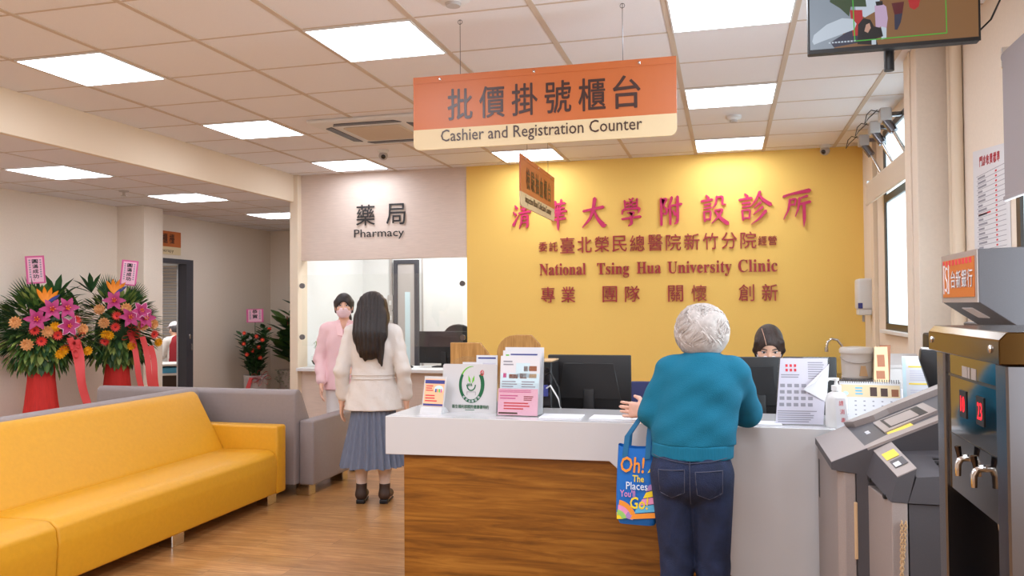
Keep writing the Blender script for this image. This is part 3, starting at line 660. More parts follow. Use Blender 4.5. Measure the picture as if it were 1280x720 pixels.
# ------------------------------------------------------------------ sofas
def sofa(label, loc, rz, L, mt, arms, D=0.80, legs=(0.16,), backh=0.85):
    """local frame: faces -Y, x runs along its length from 0 to L, y from 0 (front) to D (back)"""
    t = thing('sofa', label, 'sofa', loc, rz)
    a0 = 0.13 if arms[0] else 0.0; a1 = 0.13 if arms[1] else 0.0
    m = MB(); m.prism([(0.0, 0.09), (-0.012, 0.30), (0.0, 0.385), (0.045, 0.418), (0.10, 0.425), (D-0.15, 0.412), (D-0.15, 0.09)], 'x', a0+0.004, L-a1-0.004, 0.016, 3)
    m.build('seat', mt, t, 50)
    m = MB(); m.prism([(D-0.345, 0.10), (D-0.345, 0.42), (D-0.115, backh-0.03), (D-0.085, backh), (D-0.03, backh), (D, backh-0.025), (D, 0.09)], 'x', a0, L-a1, 0.018, 3)
    m.build('backrest', mt, t, 50)
    for k, on in enumerate(arms):
        if not on: continue
        x0 = 0 if k == 0 else L-0.13
        m = MB(); m.rbox(x0, x0+0.13, -0.006, D-0.06, 0.085, 0.60, 0.018, 3); m.build('armrest', mt, t, 50)
    for lx in legs:
        for ly in (0.05, D-0.17):
            m = MB(); m.rbox(lx-0.06, lx+0.06, ly, ly+0.10, 0.0, 0.092, 0.004, 1); m.build('leg', 'chrome', t)
    return t
# yellow sofas face +X (towards the counter): local -Y -> +X, local +x -> +Y
sofa('long yellow leatherette sofa with an armrest beside the grey sofa', (-3.33, 3.45, 0), PI/2, 2.23, 'yleather', (False, True), 0.80, (0.08, 1.02, 2.12))
sofa('yellow leatherette sofa at the bottom left corner, in front of the longer yellow one', (-3.32, 1.22, 0), PI/2, 2.225, 'yleather', (True, False), 0.80, (0.10, 1.1, 2.0))
# grey sofa back to back with the yellow one, faces -X: local -Y -> -X, local +x -> -Y
sofa('grey sofa standing back to back behind the yellow sofas', (-4.95, 5.75, 0), -PI/2, 4.4, 'gleather', (False, True), 0.80, (0.2, 2.2, 4.2), 0.86)
# grey sofa across, its back to the camera, faces +Y: local -Y -> +Y, local +x -> -X
sofa('grey sofa turned away across the end of the yellow sofa, chrome feet', (-3.20, 6.62, 0), PI, 2.02, 'gleather', (True, False), 0.80, (0.10, 1.0, 1.9), 0.845)

# ------------------------------------------------------------------ pharmacy counter
t = thing('pharmacy_counter', 'white pharmacy ledge set in the opening under the header', 'counter', (-3.70, 8.36, 0.79))
m = MB(); m.rbox(-0.99, 0.985, -0.14, 0.42, 0.0, 0.036, 0.004, 2); m.build('ledge', 'whitem', t)
t = thing('glass_screen', 'clear glass screen on metal clips in the pharmacy opening', 'glass screen', (-3.70, 8.30, 1.07))
m = MB(); m.box(-0.955, 0.955, -0.004, 0.004, 0.0, 0.80); m.build('pane', 'glass', t)
for x in (-0.955, 0.955):
    for z in (0.10, 0.68):
        m = MB(); m.lathe([(0.03, -0.012), (0.03, 0.012)], n=16); o = m.build('clip', 'steel', t, 40, (x, 0, z)); o.rotation_euler = (PI/2, 0, 0)
# door at the back of the pharmacy
m = MB(); m.box(-4.24, -4.19, 9.94, 10.0, 0, 2.12); m.box(-3.95, -3.90, 9.94, 10.0, 0, 2.12); m.box(-4.19, -3.95, 9.94, 10.0, 2.07, 2.12)
d = struct('door_2', m, 'doorframe', label='grey framed door at the back of the pharmacy')
m = MB(); m.rbox(-4.19, -3.95, 9.955, 9.99, 0.01, 2.07, 0.003, 1); m.build('door_leaf', 'lgrey', d)
m = MB(); m.box(-4.085, -4.015, 9.95, 9.956, 0.25, 1.70); m.build('pane', 'bluep', d)
m = MB(); m.rbox(-3.862, -3.845, 9.975, 10.0, 0, 2.75, 0.003, 1); struct('trim_8', m, 'lgrey', label='conduit right of the pharmacy door')
m = MB(); m.rbox(-4.31, -4.28, 9.975, 10.0, 0, 2.75, 0.003, 1); struct('trim_9', m, 'lgrey', label='conduit left of the pharmacy door')
for z, s in ((1.56, .10), (1.36, .09)):
    t = thing('wall_switch', 'pale switch box on the pharmacy back wall, %s of two' % ('upper' if z > 1.5 else 'lower'), 'switch', (-4.30, 9.99, z))
    m = MB(); m.rbox(-0.04, 0.04, -0.022, 0, -s, s, 0.004, 1); m.build('box', 'lgrey', t)
    m = MB(); m.rbox(-0.018, 0.018, -0.028, -0.022, -0.03, 0.03, 0.003, 1); m.build('rocker', 'whitem', t)
def monitor(label, loc, rz, w, h, group=None, base=0.16):
    """back of the screen towards -Y; z of loc is the table top"""
    t = thing('monitor', label, 'monitor', loc, rz, group)
    m = MB(); m.rbox(-w/2, w/2, -0.012, 0.02, base-0.04, base-0.04+h, 0.006, 2); m.build('screen_back', 'black', t, 40)
    m = MB(); m.prism([(-w*0.38, base+0.02), (w*0.38, base+0.02), (w*0.30, base+h*0.72), (-w*0.30, base+h*0.72)], 'y', -0.018, -0.012, 0.003, 1); m.build('rear_shell', 'black', t, 40)
    m = MB(); m.rbox(-w/2+0.012, w/2-0.012, 0.02, 0.022, base-0.028, base+h-0.052, 0.0005, 1); m.build('display', 'blackg', t)
    m = MB(); m.rbox(-0.03, 0.03, -0.034, -0.014, 0.006, base+h*0.25, 0.006, 2); m.build('stand', 'black', t, 40)
    m = MB(); m.rbox(-0.12, 0.12, -0.10, 0.08, 0, 0.012, 0.005, 2); m.build('foot', 'black', t, 40)
    return t
monitor('black monitor standing behind the glass of the pharmacy', (-3.08, 8.66, 0.826), 0.0, 0.60, 0.36, base=0.08)
def office_chair(label, loc, rz, mt, seat=0.46, bw=0.44, b0=0.60, b1=1.05, arch=0.08):
    """local frame: sitter faces -Y, the backrest stands on the +Y side"""
    t = thing('office_chair', label, 'chair', loc, rz)
    m = MB(); m.rbox(-0.23, 0.23, -0.22, 0.22, seat-0.07, seat, 0.03, 3); m.build('seat', mt, t, 50)
    P = [(-bw/2, b0+0.04), (-bw/2, b1-arch)]+[(bw/2*math.cos(a), b1-arch+arch*math.sin(a)) for a in [PI-q*PI/10 for q in range(1, 10)]]+[(bw/2, b1-arch), (bw/2, b0+0.04), (bw/2-0.05, b0), (-bw/2+0.05, b0)]
    m = MB(); m.prism(P, 'y', 0.20, 0.26, 0.014, 2); m.build('backrest', mt, t, 50)
    m = MB(); m.tube([(0, 0.05, seat-0.07), (0, 0.24, seat-0.08), (0, 0.27, seat+0.04), (0, 0.255, b0+0.1)], 0.02); m.build('bracket', 'black', t, 60)
    m = MB(); m.tube([(0, 0, 0.10), (0, 0, seat-0.06)], 0.025, 12); m.build('column', 'chrome', t, 60)
    for k in range(5):
        a = 2*PI*k/5; m = MB(); m.tube([(0, 0, 0.10), (0.28*math.cos(a), 0.28*math.sin(a), 0.065)], [0.024, 0.016]); m.build('leg', 'black', t, 60)
        m = MB(); m.ell((0.28*math.cos(a), 0.28*math.sin(a), 0.03), (0.03, 0.03, 0.03), 10, 6); m.build('caster', 'black', t, 60)
    return t
office_chair('black office chair whose rounded top shows above the pharmacy monitor', (-3.02, 9.20, 0), PI, 'black', 0.46, 0.36, 0.70, 1.30, 0.14)
t = thing('keyboard', 'small dark keyboard and stapler set on the pharmacy ledge', 'keyboard', (-3.50, 8.44, 0.826))
m = MB(); m.rbox(-0.11, 0.11, -0.06, 0.06, 0, 0.018, 0.005, 1); m.build('case', 'black', t)
for r_ in range(3): m = MB(); m.rbox(-0.10, 0.10, -0.05+r_*0.035, -0.022+r_*0.035, 0.018, 0.024, 0.002, 1); m.build('key_row', 'dgrey', t)
# little planted bowl
t = thing('glass_bowl_plant', 'green grassy plant in a glass bowl at the left end of the pharmacy ledge', 'plant', (-4.50, 8.46, 0.826))
m = MB(); m.lathe([(0.05, 0.0), (0.10, 0.03), (0.125, 0.08), (0.12, 0.125), (0.112, 0.125), (0.117, 0.08), (0.09, 0.035)], n=24); m.build('bowl', 'glass', t, 60)
m = MB(); m.lathe([(0.05, 0.006), (0.095, 0.034), (0.112, 0.072), (0.05, 0.085)], n=20); m.build('pebbles', 'peb', t, 60)
m = MB()
for k in range(46):
    a = random.uniform(0, 2*PI); r1 = random.uniform(0.02, 0.05); r2 = random.uniform(0.05, 0.15); h = random.uniform(0.10, 0.27); b = random.uniform(0.4, 1)
    p0 = V3((r1*math.cos(a), r1*math.sin(a), 0.08)); p1 = V3((r2*0.6*math.cos(a), r2*0.6*math.sin(a), 0.08+h*0.8)); p2 = V3((r2*math.cos(a), r2*math.sin(a), 0.08+h*b))
    n = V3((-math.sin(a), math.cos(a), 0))*0.006
    m.mat(k % 2).add([p0-n, p0+n, p1+n, p1-n, p2], [(0, 1, 2, 3), (3, 2, 4)])
m.mat(0); m.build('foliage', ['leafd', 'leafl'], t, None, None, False)

# ------------------------------------------------------------------ front counter
CT = 0.97
t = thing('reception_counter', 'white and wood veneer reception counter with a slanted white front', 'counter', (-0.20, 3.69, 0))
X0 = -1.42; X1 = 1.46      # local ends
m = MB(); m.prism([(X0, 0.785), (X0, CT), (X1, CT), (X1, 0), (0.56, 0), (-0.325, 0.795)], 'y', 0.0, 0.045, 0.002, 1); m.build('white_front', 'white', t)
m = MB(); m.rbox(X0, X1, 0.045, 0.47, CT-0.045, CT, 0.002, 1); m.build('countertop', 'white', t)
m = MB(); m.rbox(X0, X0+0.045, 0.045, 0.47, 0.785, CT-0.045, 0.002, 1); m.build('end_apron', 'white', t)
m = MB(); m.rbox(X0+0.085, X1, 0.028, 0.46, 0.0, CT-0.05, 0.002, 1); m.build('wood_base', 'cwood', t)
t = thing('staff_desk', 'long white staff desk standing behind the reception counter', 'desk', (-0.20, 3.69, 0))
m = MB(); m.rbox(X0+0.10, X1-0.02, 0.475, 1.05, 0.70, 0.735, 0.003, 1); m.build('top', 'whitem', t)
for x in (X0+0.10, 0.0, X1-0.05): m = MB(); m.rbox(x, x+0.03, 0.48, 1.03, 0, 0.70, 0.002, 1); m.build('end_panel', 'cwood', t)
monitor('black monitor seen from behind at the middle of the reception counter', (-0.74, 4.45, 0.735), 0.0, 0.46, 0.30, base=0.235)
monitor('black monitor seen from behind in front of the bowed receptionist', (0.155, 4.40, 0.735), 0.05, 0.23*1.0, 0.31, base=0.225)
monitor('black monitor seen from behind, right of the acrylic notice', (0.405, 4.44, 0.735), -0.05, 0.26, 0.31, base=0.225)
t = thing('computer_tower', 'small black computer with cables left of the middle monitor', 'computer', (-0.93, 4.30, 0.735))
m = MB(); m.rbox(-0.055, 0.03, -0.09, 0.10, 0, 0.47, 0.005, 1); m.build('case', 'black', t)
m = MB(); m.rbox(-0.055, 0.03, -0.092, 0.10, 0.47, 0.478, 0.002, 1); m.build('lid', 'tan', t)
m = MB(); m.rbox(-0.035, 0.025, -0.096, -0.09, 0.10, 0.44, 0.002, 1); m.build('port_plate', 'steeld', t)
m = MB(); m.rbox(-0.02, 0.012, -0.108, -0.094, 0.29, 0.35, 0.003, 1); m.build('plug', 'navyp', t)
for k, mm in ((0, 'black'), (1, 'whitem')):
    m = MB(); m.tube([(0.0, -0.10, 0.40-0.07*k), (0.03, -0.125, 0.42-0.07*k), (0.075, -0.13, 0.34-0.06*k), (0.085, -0.13, 0.24), (0.07, -0.10, 0.10)], 0.005, 6); m.build('cable', mm, t, 60)
office_chair('dark blue office chair behind the middle of the counter', (-0.50, 5.15, 0), PI+0.05, 'navy', 0.46, 0.46, 0.56, 1.045, 0.02)
def divider(label, loc, pts, rz=0):
    t = thing('desk_divider', label, 'divider', loc, rz)
    m = MB(); m.prism(pts, 'y', 0, 0.03, 0.003, 1); m.build('panel', 'panelwood', t)
    m = MB(); m.rbox(min(p[0] for p in pts)+0.02, max(p[0] for p in pts)-0.02, -0.06, 0.09, -0.0, 0.02, 0.003, 1); m.build('foot', 'black', t)
t = thing('back_desk', 'white desk behind the brochures with wooden dividers on it', 'desk', (-1.42, 5.05, 0))
m = MB(); m.rbox(-0.30, 0.32, -0.27, 0.25, 0.71, 0.74, 0.003, 1); m.build('top', 'whitem', t)
for x in (-0.27, 0.27):
    for y in (-0.21, 0.21): m = MB(); m.rbox(x-0.02, x+0.02, y-0.02, y+0.02, 0, 0.71, 0.002, 1); m.build('leg', 'lgrey', t)
divider('wood veneer divider with a flat top and slanted corner behind the clinic emblem', (-1.56, 4.86, 0.74), [(-0.13, 0.0), (-0.13, 0.535), (0.065, 0.535), (0.16, 0.415), (0.16, 0.0)])
divider('wood veneer divider with a rounded corner behind the pink leaflets', (-1.27, 4.98, 0.74), [(-0.13, 0), (-0.15, 0.35)]+[(-0.03+0.12*math.cos(a), 0.46+0.12*math.sin(a)) for a in [PI*0.95-q*PI*0.45/5 for q in range(6)]]+[(0.075, 0.58), (0.13, 0.52), (0.14, 0.0)])

# ---- things on the counter top
def lines(m, x0, x1, y0, y1, n, O, R, U, d, hh=0.45, jag=0.3):
    for k in range(n):
        y = y1-(y1-y0)*(k+0.5)/n; b = (y1-y0)/n*hh/2; m.rect(x0, x1-(x1-x0)*random.uniform(0, jag), y-b, y+b, O, R, U, d, d+0.0004)
def tilt(a): return (0, math.sin(a), math.cos(a))    # upright direction leaning back (+Y)
# orange leaflet holder
t = thing('leaflet_holder', 'low white leaflet holder with an orange leaflet at the left end of the counter', 'leaflet holder', (-1.43, 3.83, CT), -0.15)
U1 = tilt(0.22)
m = MB(); m.rect(-0.062, 0.062, 0.0, 0.185, (0, 0, 0), FX, U1, -0.004, 0.0); m.prism([(-0.02, 0.0), (0.07, 0.0), (0.03, 0.03), (-0.005, 0.03)], 'x', -0.06, 0.06); m.build('holder', 'white', t)
m = MB().mat(0); m.rect(-0.055, 0.055, 0.035, 0.172, (0, 0, 0), FX, U1, 0.0005, 0.0015); m.mat(1); m.rect(-0.055, 0.055, 0.148, 0.166, (0, 0, 0), FX, U1, 0.0016, 0.002); m.rect(-0.055, 0.055, 0.037, 0.047, (0, 0, 0), FX, U1, 0.0016, 0.002)
m.mat(2); lines(m, -0.047, 0.0, 0.108, 0.142, 3, (0, 0, 0), FX, U1, 0.0016); lines(m, -0.047, 0.025, 0.055, 0.095, 3, (0, 0, 0), FX, U1, 0.0016)
m.mat(3); m.slab([(0.025+0.025*math.cos(a), 0.122+0.018*math.sin(a)) for a in [q*PI/8 for q in range(16)]], (0, 0, 0), FX, U1, 0.0016, 0.002)
for q, c in enumerate((1, 4, 5, 6)): m.mat(c); m.rect(0.006+q*0.010, 0.014+q*0.010, 0.105, 0.122, (0, 0, 0), FX, U1, 0.0021, 0.0024)
m.build('leaflet', ['peach', 'navyp', 'redp', 'bluep', 'bagor', 'limep', 'pinkd'], t)
# acrylic holder behind with leaflets
t = thing('leaflet_holder', 'clear round-shouldered acrylic holder standing behind the emblem plaque', 'leaflet holder', (-1.33, 4.02, CT), -0.05)
P = [(-0.155, 0), (0.16, 0), (0.16, 0.10)]+[(0.16*math.cos(a), 0.10+0.17*math.sin(a)) for a in [q*PI/14 for q in range(1, 14)]]+[(-0.155, 0.10)]
m = MB(); m.prism(P, 'y', 0.075, 0.079); m.prism([(-0.15, 0), (0.15, 0), (0.15, 0.11), (-0.15, 0.11)], 'y', 0.0, 0.004); m.rbox(-0.15, 0.15, 0.0, 0.078, 0.0, 0.004, 0.001, 1); m.build('holder', 'acrylic', t)
def leaflet(label, loc, w, h, cols, a=0.1, rz=0.0, group='folded leaflets in the acrylic holders'):
    t = thing('leaflet', label, 'leaflet', loc, rz, group)
    U_ = tilt(a); m = MB(); m.rect(-w/2, w/2, 0, h, (0, 0, 0), FX, U_, -0.002, 0.0); m.build('sheet', 'paper', t)
    m = MB()
    for k, (y0, y1, c) in enumerate(cols): m.mat(k); m.rect(-w*0.42, w*0.42, h*y0, h*y1, (0, 0, 0), FX, U_, 0.0004, 0.0008)
    m.build('print', [c[2] for c in cols], t)
leaflet('tallest white leaflet in the round acrylic holder', (-1.22, 4.075, CT+0.006), 0.115, 0.27, [(0.93, 0.96, 'navyp'), (0.2, 0.85, 'paperl')], 0.06)
leaflet('white leaflet with a yellow print in the round acrylic holder', (-1.29, 4.05, CT+0.006), 0.11, 0.235, [(0.86, 0.89, 'navyp'), (0.62, 0.76, 'yelp')], 0.06)
leaflet('small yellow and purple leaflet at the left of the round acrylic holder', (-1.40, 4.03, CT+0.006), 0.085, 0.165, [(0.1, 0.92, 'yelp'), (0.2, 0.8, 'bagli')], 0.06)
# emblem plaque
t = thing('emblem_plaque', 'white acrylic plaque with a green ring emblem of a hand and leaves', 'plaque', (-1.258, 3.892, CT), -0.04)
UP = tilt(0.10)
m = MB(); m.slab([(-0.145, 0.0), (0.145, 0.0), (0.145, 0.235), (0.138, 0.242), (-0.138, 0.242), (-0.145, 0.235)], (0, 0, 0), FX, UP, -0.006, 0.0); m.build('plate', 'white', t)
m = MB(); m.slab([(-0.145, 0.0), (0.145, 0.0), (0.145, 0.06), (-0.145, 0.06)], (0, 0.075, 0), FX, (0, -0.45, 0.9), -0.004, 0.0); m.build('rear_foot', 'white', t)
m = MB(); O3 = (0, 0, 0)
def ring(m, cx, cy, rx, ry, a0, a1, w0, w1, d, n=26):
    for k in range(n):
        a = a0+(a1-a0)*k/n; b = a0+(a1-a0)*(k+1)/n; wa = w0+(w1-w0)*k/n; wb = w0+(w1-w0)*(k+1)/n
        m.slab([(cx+(rx-wa)*math.cos(a), cy+(ry-wa)*math.sin(a)), (cx+rx*math.cos(a), cy+ry*math.sin(a)), (cx+rx*math.cos(b), cy+ry*math.sin(b)), (cx+(rx-wb)*math.cos(b), cy+(ry-wb)*math.sin(b))], O3, FX, UP, d, d+0.0006)
cx, cy = 0.012, 0.140; KE = 1.26
m.mat(0); ring(m, cx, cy, 0.054, 0.073, -1.5*PI-0.1, -1.5*PI-0.1+PI*0.65+0.1, 0.002, 0.011, 0.0006); 
m.mat(1); ring(m, cx, cy, 0.054, 0.073, 0.85*PI-0.15, 2.22*PI, 0.011, 0.016, 0.0008)
m.mat(1); ring(m, cx-0.002, cy-0.002, 0.020, 0.024, PI*0.98, 2.02*PI, 0.005, 0.005, 0.0006, 14)
for q in (-0.014, -0.007, 0.0): m.slab([(cx+q-0.004, cy+0.002), (cx+q+0.0, cy-0.008), (cx+q+0.003, cy-0.005), (cx+q-0.001, cy+0.006)], O3, FX, UP, 0.0006, 0.0012)
m.mat(0)
for sg in (-1, 1): m.slab([(cx+sg*0.003-0.002, cy+0.004), (cx+sg*0.012-0.002, cy+0.016), (cx+sg*0.013-0.002, cy+0.036), (cx+sg*0.005-0.002, cy+0.024)], O3, FX, UP, 0.0006, 0.0012)
m.mat(2); ring(m, cx+0.043, cy+0.047, 0.008, 0.011, 0, 2*PI, 0.0025, 0.0025, 0.0016, 14); m.slab([(cx+0.038, cy+0.053), (cx+0.040, cy+0.055), (cx+0.048, cy+0.041), (cx+0.046, cy+0.039)], O3, FX, UP, 0.0016, 0.0022)
m.mat(3); m.rect(cx-0.02, cx-0.018, cy-0.042, cy-0.028, O3, FX, UP, 0.0006, 0.0012); m.rect(cx+0.016, cx+0.018, cy-0.042, cy-0.028, O3, FX, UP, 0.0006, 0.0012); m.rect(cx-0.02, cx+0.018, cy-0.030, cy-0.028, O3, FX, UP, 0.0006, 0.0012)
m.mat(4)
for k, ch in enumerate('戒菸治療服務'):
    a = 1.27*PI+k*0.46*PI/5; px_, py_ = cx+0.047*math.cos(a), cy+0.066*math.sin(a); c_, s_ = math.cos(a+PI/2), math.sin(a+PI/2)
    m.text(ch, 0, 0, 0.0095, 0.0095, (px_, py_*UP[1], py_*UP[2]), (c_, s_*UP[1], s_*UP[2]), tuple(-s_*V3(FX)+c_*V3(UP)), 0.0016, 0.0006, 0.01)
_c = V3((cx, cy*UP[1], cy*UP[2])); _n = np.cross(V3(FX), V3(UP))
m.v = [tuple(_c+(V3(p)-_c)*KE-_n*((V3(p)-_c)@_n)*(KE-1)) for p in m.v]
m.build('emblem', ['limep', 'greenp', 'redp', 'greyp', 'paper'], t, None, None, False)
m = MB(); m.text('衛生福利部國民健康署特約', 0.008, 0.030, 0.195, 0.019, O3, FX, UP, 0.0006, 0.0006, 0.012); m.rect(-0.02, 0.03, 0.012, 0.015, O3, FX, UP, 0.0006, 0.001); m.build('caption', 'greenp', t, None, None, False)
# pink leaflet dispenser
t = thing('leaflet_holder', 'tall clear acrylic dispenser filled with white and pink A4 sheets', 'leaflet holder', (-0.985, 3.80, CT), -0.03)
UH = tilt(0.13)
m = MB(); m.rect(-0.106, 0.106, 0, 0.16, (0, 0, 0), FX, UH, 0.002, 0.005); m.rect(-0.106, 0.106, 0, 0.30, (0, 0.10, 0), FX, UH, -0.003, 0.0)
m.box(-0.106, 0.106, 0.0, 0.10, 0, 0.003)
for x in (-0.106, 0.103): m.slab([(0.0, 0.0), (0.10, 0.0), (0.137, 0.28), (0.10, 0.28), (0.021, 0.16)], (x, 0, 0), (0, 1, 0), UZ, 0, 0.003)
m.build('holder', 'acrylic', t)
O4 = (0, 0.004, 0.004)
def sheet(name, y, w, h, m_, extra=None, a=UH, x=0.0):
    m = MB(); m.rect(x-w/2, x+w/2, 0, h, (0, y, 0.004), FX, a, -0.001, 0.0)
    return m.build(name, m_, t)
def a4(label, y, h, mt, dx, prints):
    tt = thing('leaflet', label, 'leaflet', (-0.985+dx, 3.80+y, CT+0.0045), -0.03, 'sheets in the acrylic dispenser')
    m = MB(); m.rect(-0.10, 0.10, 0, h, (0, 0, 0), FX, UH, -0.0012, 0.0); m.build('sheet', mt, tt)
    m = MB(); ms = []
    for (x0, x1, y0, y1, c, nl) in prints:
        if c not in ms: ms.append(c)
        m.mat(ms.index(c))
        if nl: lines(m, x0, x1, y0, y1, nl, (0, 0, 0), FX, UH, 0.0005)
        else: m.rect(x0, x1, y0, y1, (0, 0, 0), FX, UH, 0.0004, 0.0007)
    if ms: m.build('print', ms, tt)
a4('backmost white sheet in the tall acrylic dispenser', 0.085, 0.325, 'paper', 0.008, [(-0.06, 0.09, 0.295, 0.31, 'navyp', 1), (-0.085, -0.07, 0.297, 0.309, 'baglb', 0)])
a4('white sheet with a blue heading, second from the back of the tall dispenser', 0.06, 0.31, 'paper', 0.004, [(-0.06, 0.09, 0.268, 0.298, 'navyp', 2), (-0.085, -0.068, 0.27, 0.29, 'limep', 0)])
a4('pale blue illustrated sheet behind the pink one in the tall dispenser', 0.035, 0.285, 'paper', 0.0, [(-0.098, 0.098, 0.09, 0.20, 'bluep', 0), (-0.02, 0.05, 0.18, 0.25, 'bluep', 0), (-0.085, -0.03, 0.235, 0.265, 'greyp', 2), (-0.055, -0.01, 0.175, 0.195, 'brownp', 0), (0.0, 0.035, 0.175, 0.20, 'brownp', 0), (0.045, 0.085, 0.178, 0.198, 'tan', 0), (0.02, 0.04, 0.21, 0.235, 'brownp', 0), (0.045, 0.085, 0.212, 0.236, 'brownp', 0), (-0.085, -0.068, 0.178, 0.20, 'pinkd', 0), (-0.09, -0.01, 0.105, 0.165, 'greyp', 5), (0.01, 0.09, 0.105, 0.165, 'greyp', 5)])
a4('pink sheet at the front of the tall acrylic dispenser', 0.008, 0.128, 'pinkp', 0.0, [(-0.095, 0.095, 0.108, 0.122, 'pinkd', 2), (-0.09, 0.0, 0.075, 0.10, 'pinkd', 2), (-0.07, 0.06, 0.025, 0.065, 'redp', 3), (-0.095, 0.0, 0.006, 0.014, 'letter', 0), (0.03, 0.08, 0.07, 0.095, 'darkred', 3)])
# loose papers
for (x, y, w, d, rz, lb) in ((-0.77, 3.83, 0.20, 0.14, 0.03, 'thin stack of white paper on the counter beside the acrylic dispenser'), (-0.52, 3.84, 0.22, 0.13, -0.03, 'thin stack of white paper on the counter beside the clasped hands'), (0.14, 3.80, 0.17, 0.11, 0.02, 'sheets of white paper on the counter beside the teal elbow')):
    t = thing('paper_stack', lb, 'paper', (x, y, CT), rz)
    m = MB()
    m.rbox(-w/2, w/2, -d/2, d/2, 0, 0.006, 0.0008, 1); m.build('sheets', 'paper', t)
# acrylic notice on the right
t = thing('notice_stand', 'slanted acrylic stand with a white timetable notice, corner folded over', 'notice', (0.30, 3.79, CT), 0.06)
UN = tilt(0.16); m = MB(); sh = 0.03
m.slab([(-0.105, 0), (0.105, 0), (0.105+sh, 0.30), (-0.105+sh, 0.30)], (0, 0, 0), FX, UN, -0.004, 0.0); m.build('acrylic_back', 'acrylic', t)
m = MB(); m.slab([(-0.10, 0.004), (0.10, 0.004), (0.10+sh, 0.294), (-0.10+sh, 0.294)], (0, 0, 0), FX, UN, 0.0005, 0.0015); m.build('notice', 'paperl', t)
m = MB().mat(0)
for k in range(3):
    for q in range(2): m.rect(-0.05+k*0.018, -0.04+k*0.018, 0.255-q*0.02, 0.267-q*0.02, O3, FX, UN, 0.0018, 0.0022)
m.mat(1); lines(m, 0.045, 0.12, 0.20, 0.28, 8, O3, FX, UN, 0.0018)
for r_ in range(4):
    for q in range(5): m.rect(-0.075+q*0.03+r_*-0.002, -0.055+q*0.03+r_*-0.002, 0.165-r_*0.028, 0.18-r_*0.028, O3, FX, UN, 0.0018, 0.0022)
lines(m, -0.09, 0.09, 0.01, 0.065, 6, O3, FX, UN, 0.0018); lines(m, -0.07, 0.02, 0.205, 0.225, 2, O3, FX, UN, 0.0018)
m.build('print', ['redp', 'greyp'], t)
m = MB(); m.add([tuple(V3(FX)*x+V3(UN)*y+np.cross(V3(FX), V3(UN))*d_) for x, y, d_ in ((0.135, 0.27, 0.002), (0.118, 0.10, 0.002), (0.02, 0.155, 0.014), (0.07, 0.185, 0.02))], [(0, 3, 2), (0, 2, 1)]); m.build('folded_corner', 'paper', t)
# sanitiser
t = thing('hand_sanitizer', 'white pump bottle of hand sanitizer with a hand written strip', 'bottle', (0.45, 3.755, CT), -0.1)
m = MB(); m.lathe([(0.042, 0.0), (0.045, 0.01), (0.045, 0.12), (0.035, 0.145), (0.016, 0.155), (0.016, 0.16)], n=24, sy=0.75); m.build('bottle', 'whitem', t, 40)
m = MB(); m.lathe([(0.020, 0.158), (0.020, 0.18), (0.008, 0.182), (0.006, 0.20), (0.012, 0.202), (0.012, 0.212)], n=16); m.tube([(0, 0, 0.207), (-0.028, -0.012, 0.208), (-0.036, -0.015, 0.198)], [0.007, 0.006, 0.005]); m.build('pump', 'whitem', t, 40)
m = MB().mat(0); m.slab([(0.0, -0.005), (0.05, -0.005), (0.035, 0.125), (-0.005, 0.125)], (0.0, -0.037, 0.005), FX, UZ, 0, 0.001); m.mat(1)
for k, ch in enumerate('請消毒'): m.text(ch, 0.018+k*0.004, 0.105-k*0.036, 0.018, 0.022, (0, -0.038, 0.003), FX, UZ, 0.0002, 0.0005)
m.build('strip', ['paper', 'redp'], t)
# desk calendar
t = thing('desk_calendar', 'white spiral desk calendar with small product pictures on the counter', 'calendar', (0.60, 3.83, CT), -0.08)
UC = tilt(0.30); Rn = np.cross(V3(FX), V3(UC))
m = MB(); m.rect(-0.125, 0.125, 0, 0.195, O3, FX, UC, -0.003, 0); m.rect(-0.125, 0.125, 0, 0.195, (0, 0.12, 0), FX, (0, -math.sin(0.33), math.cos(0.33)), -0.003, 0); m.box(-0.125, 0.125, 0.0, 0.12, 0, 0.003); m.build('stand', 'whitem', t)
m = MB().mat(0); m.rect(-0.12, 0.12, 0.035, 0.185, O3, FX, UC, 0.0005, 0.0015); m.mat(1); m.rect(-0.12, 0.12, 0.125, 0.180, O3, FX, UC, 0.0016, 0.002)
m.mat(2)
for r_ in range(4):
    for q in range(6): m.rect(-0.10+q*0.036, -0.092+q*0.036, 0.045+r_*0.02, 0.050+r_*0.02, O3, FX, UC, 0.0016, 0.002)
lines(m, -0.105, -0.03, 0.06-0.05, 0.025, 1, O3, FX, UC, 0.0005)
m.mat(3); lines(m, -0.06, -0.025, 0.133, 0.172, 3, O3, FX, UC, 0.0022)
for k, c in enumerate((4, 4, 5)): m.mat(c); m.rect(0.0+k*0.043, 0.028+k*0.043, 0.130, 0.170-k*0.004, O3, FX, UC, 0.0022, 0.0026)
m.mat(6); ring_pts = [( -0.10+0.012*math.cos(a), 0.14+0.010*math.sin(a)) for a in [q*PI/6 for q in range(12)]]; m.slab(ring_pts, O3, FX, UC, 0.0022, 0.0026)
m.build('page', ['paper', 'cream', 'greyp', 'baglb', 'letter', 'brownp', 'bluep'], t)
m = MB()
for k in range(26):
    x = -0.118+k*0.0094; m.tube([(x, 0.062+0.010*math.cos(a), 0.187+0.010*math.sin(a)) for a in [q*PI/3 for q in range(6)]], 0.0012, 4)
m.build('spiral', 'dgrey', t)
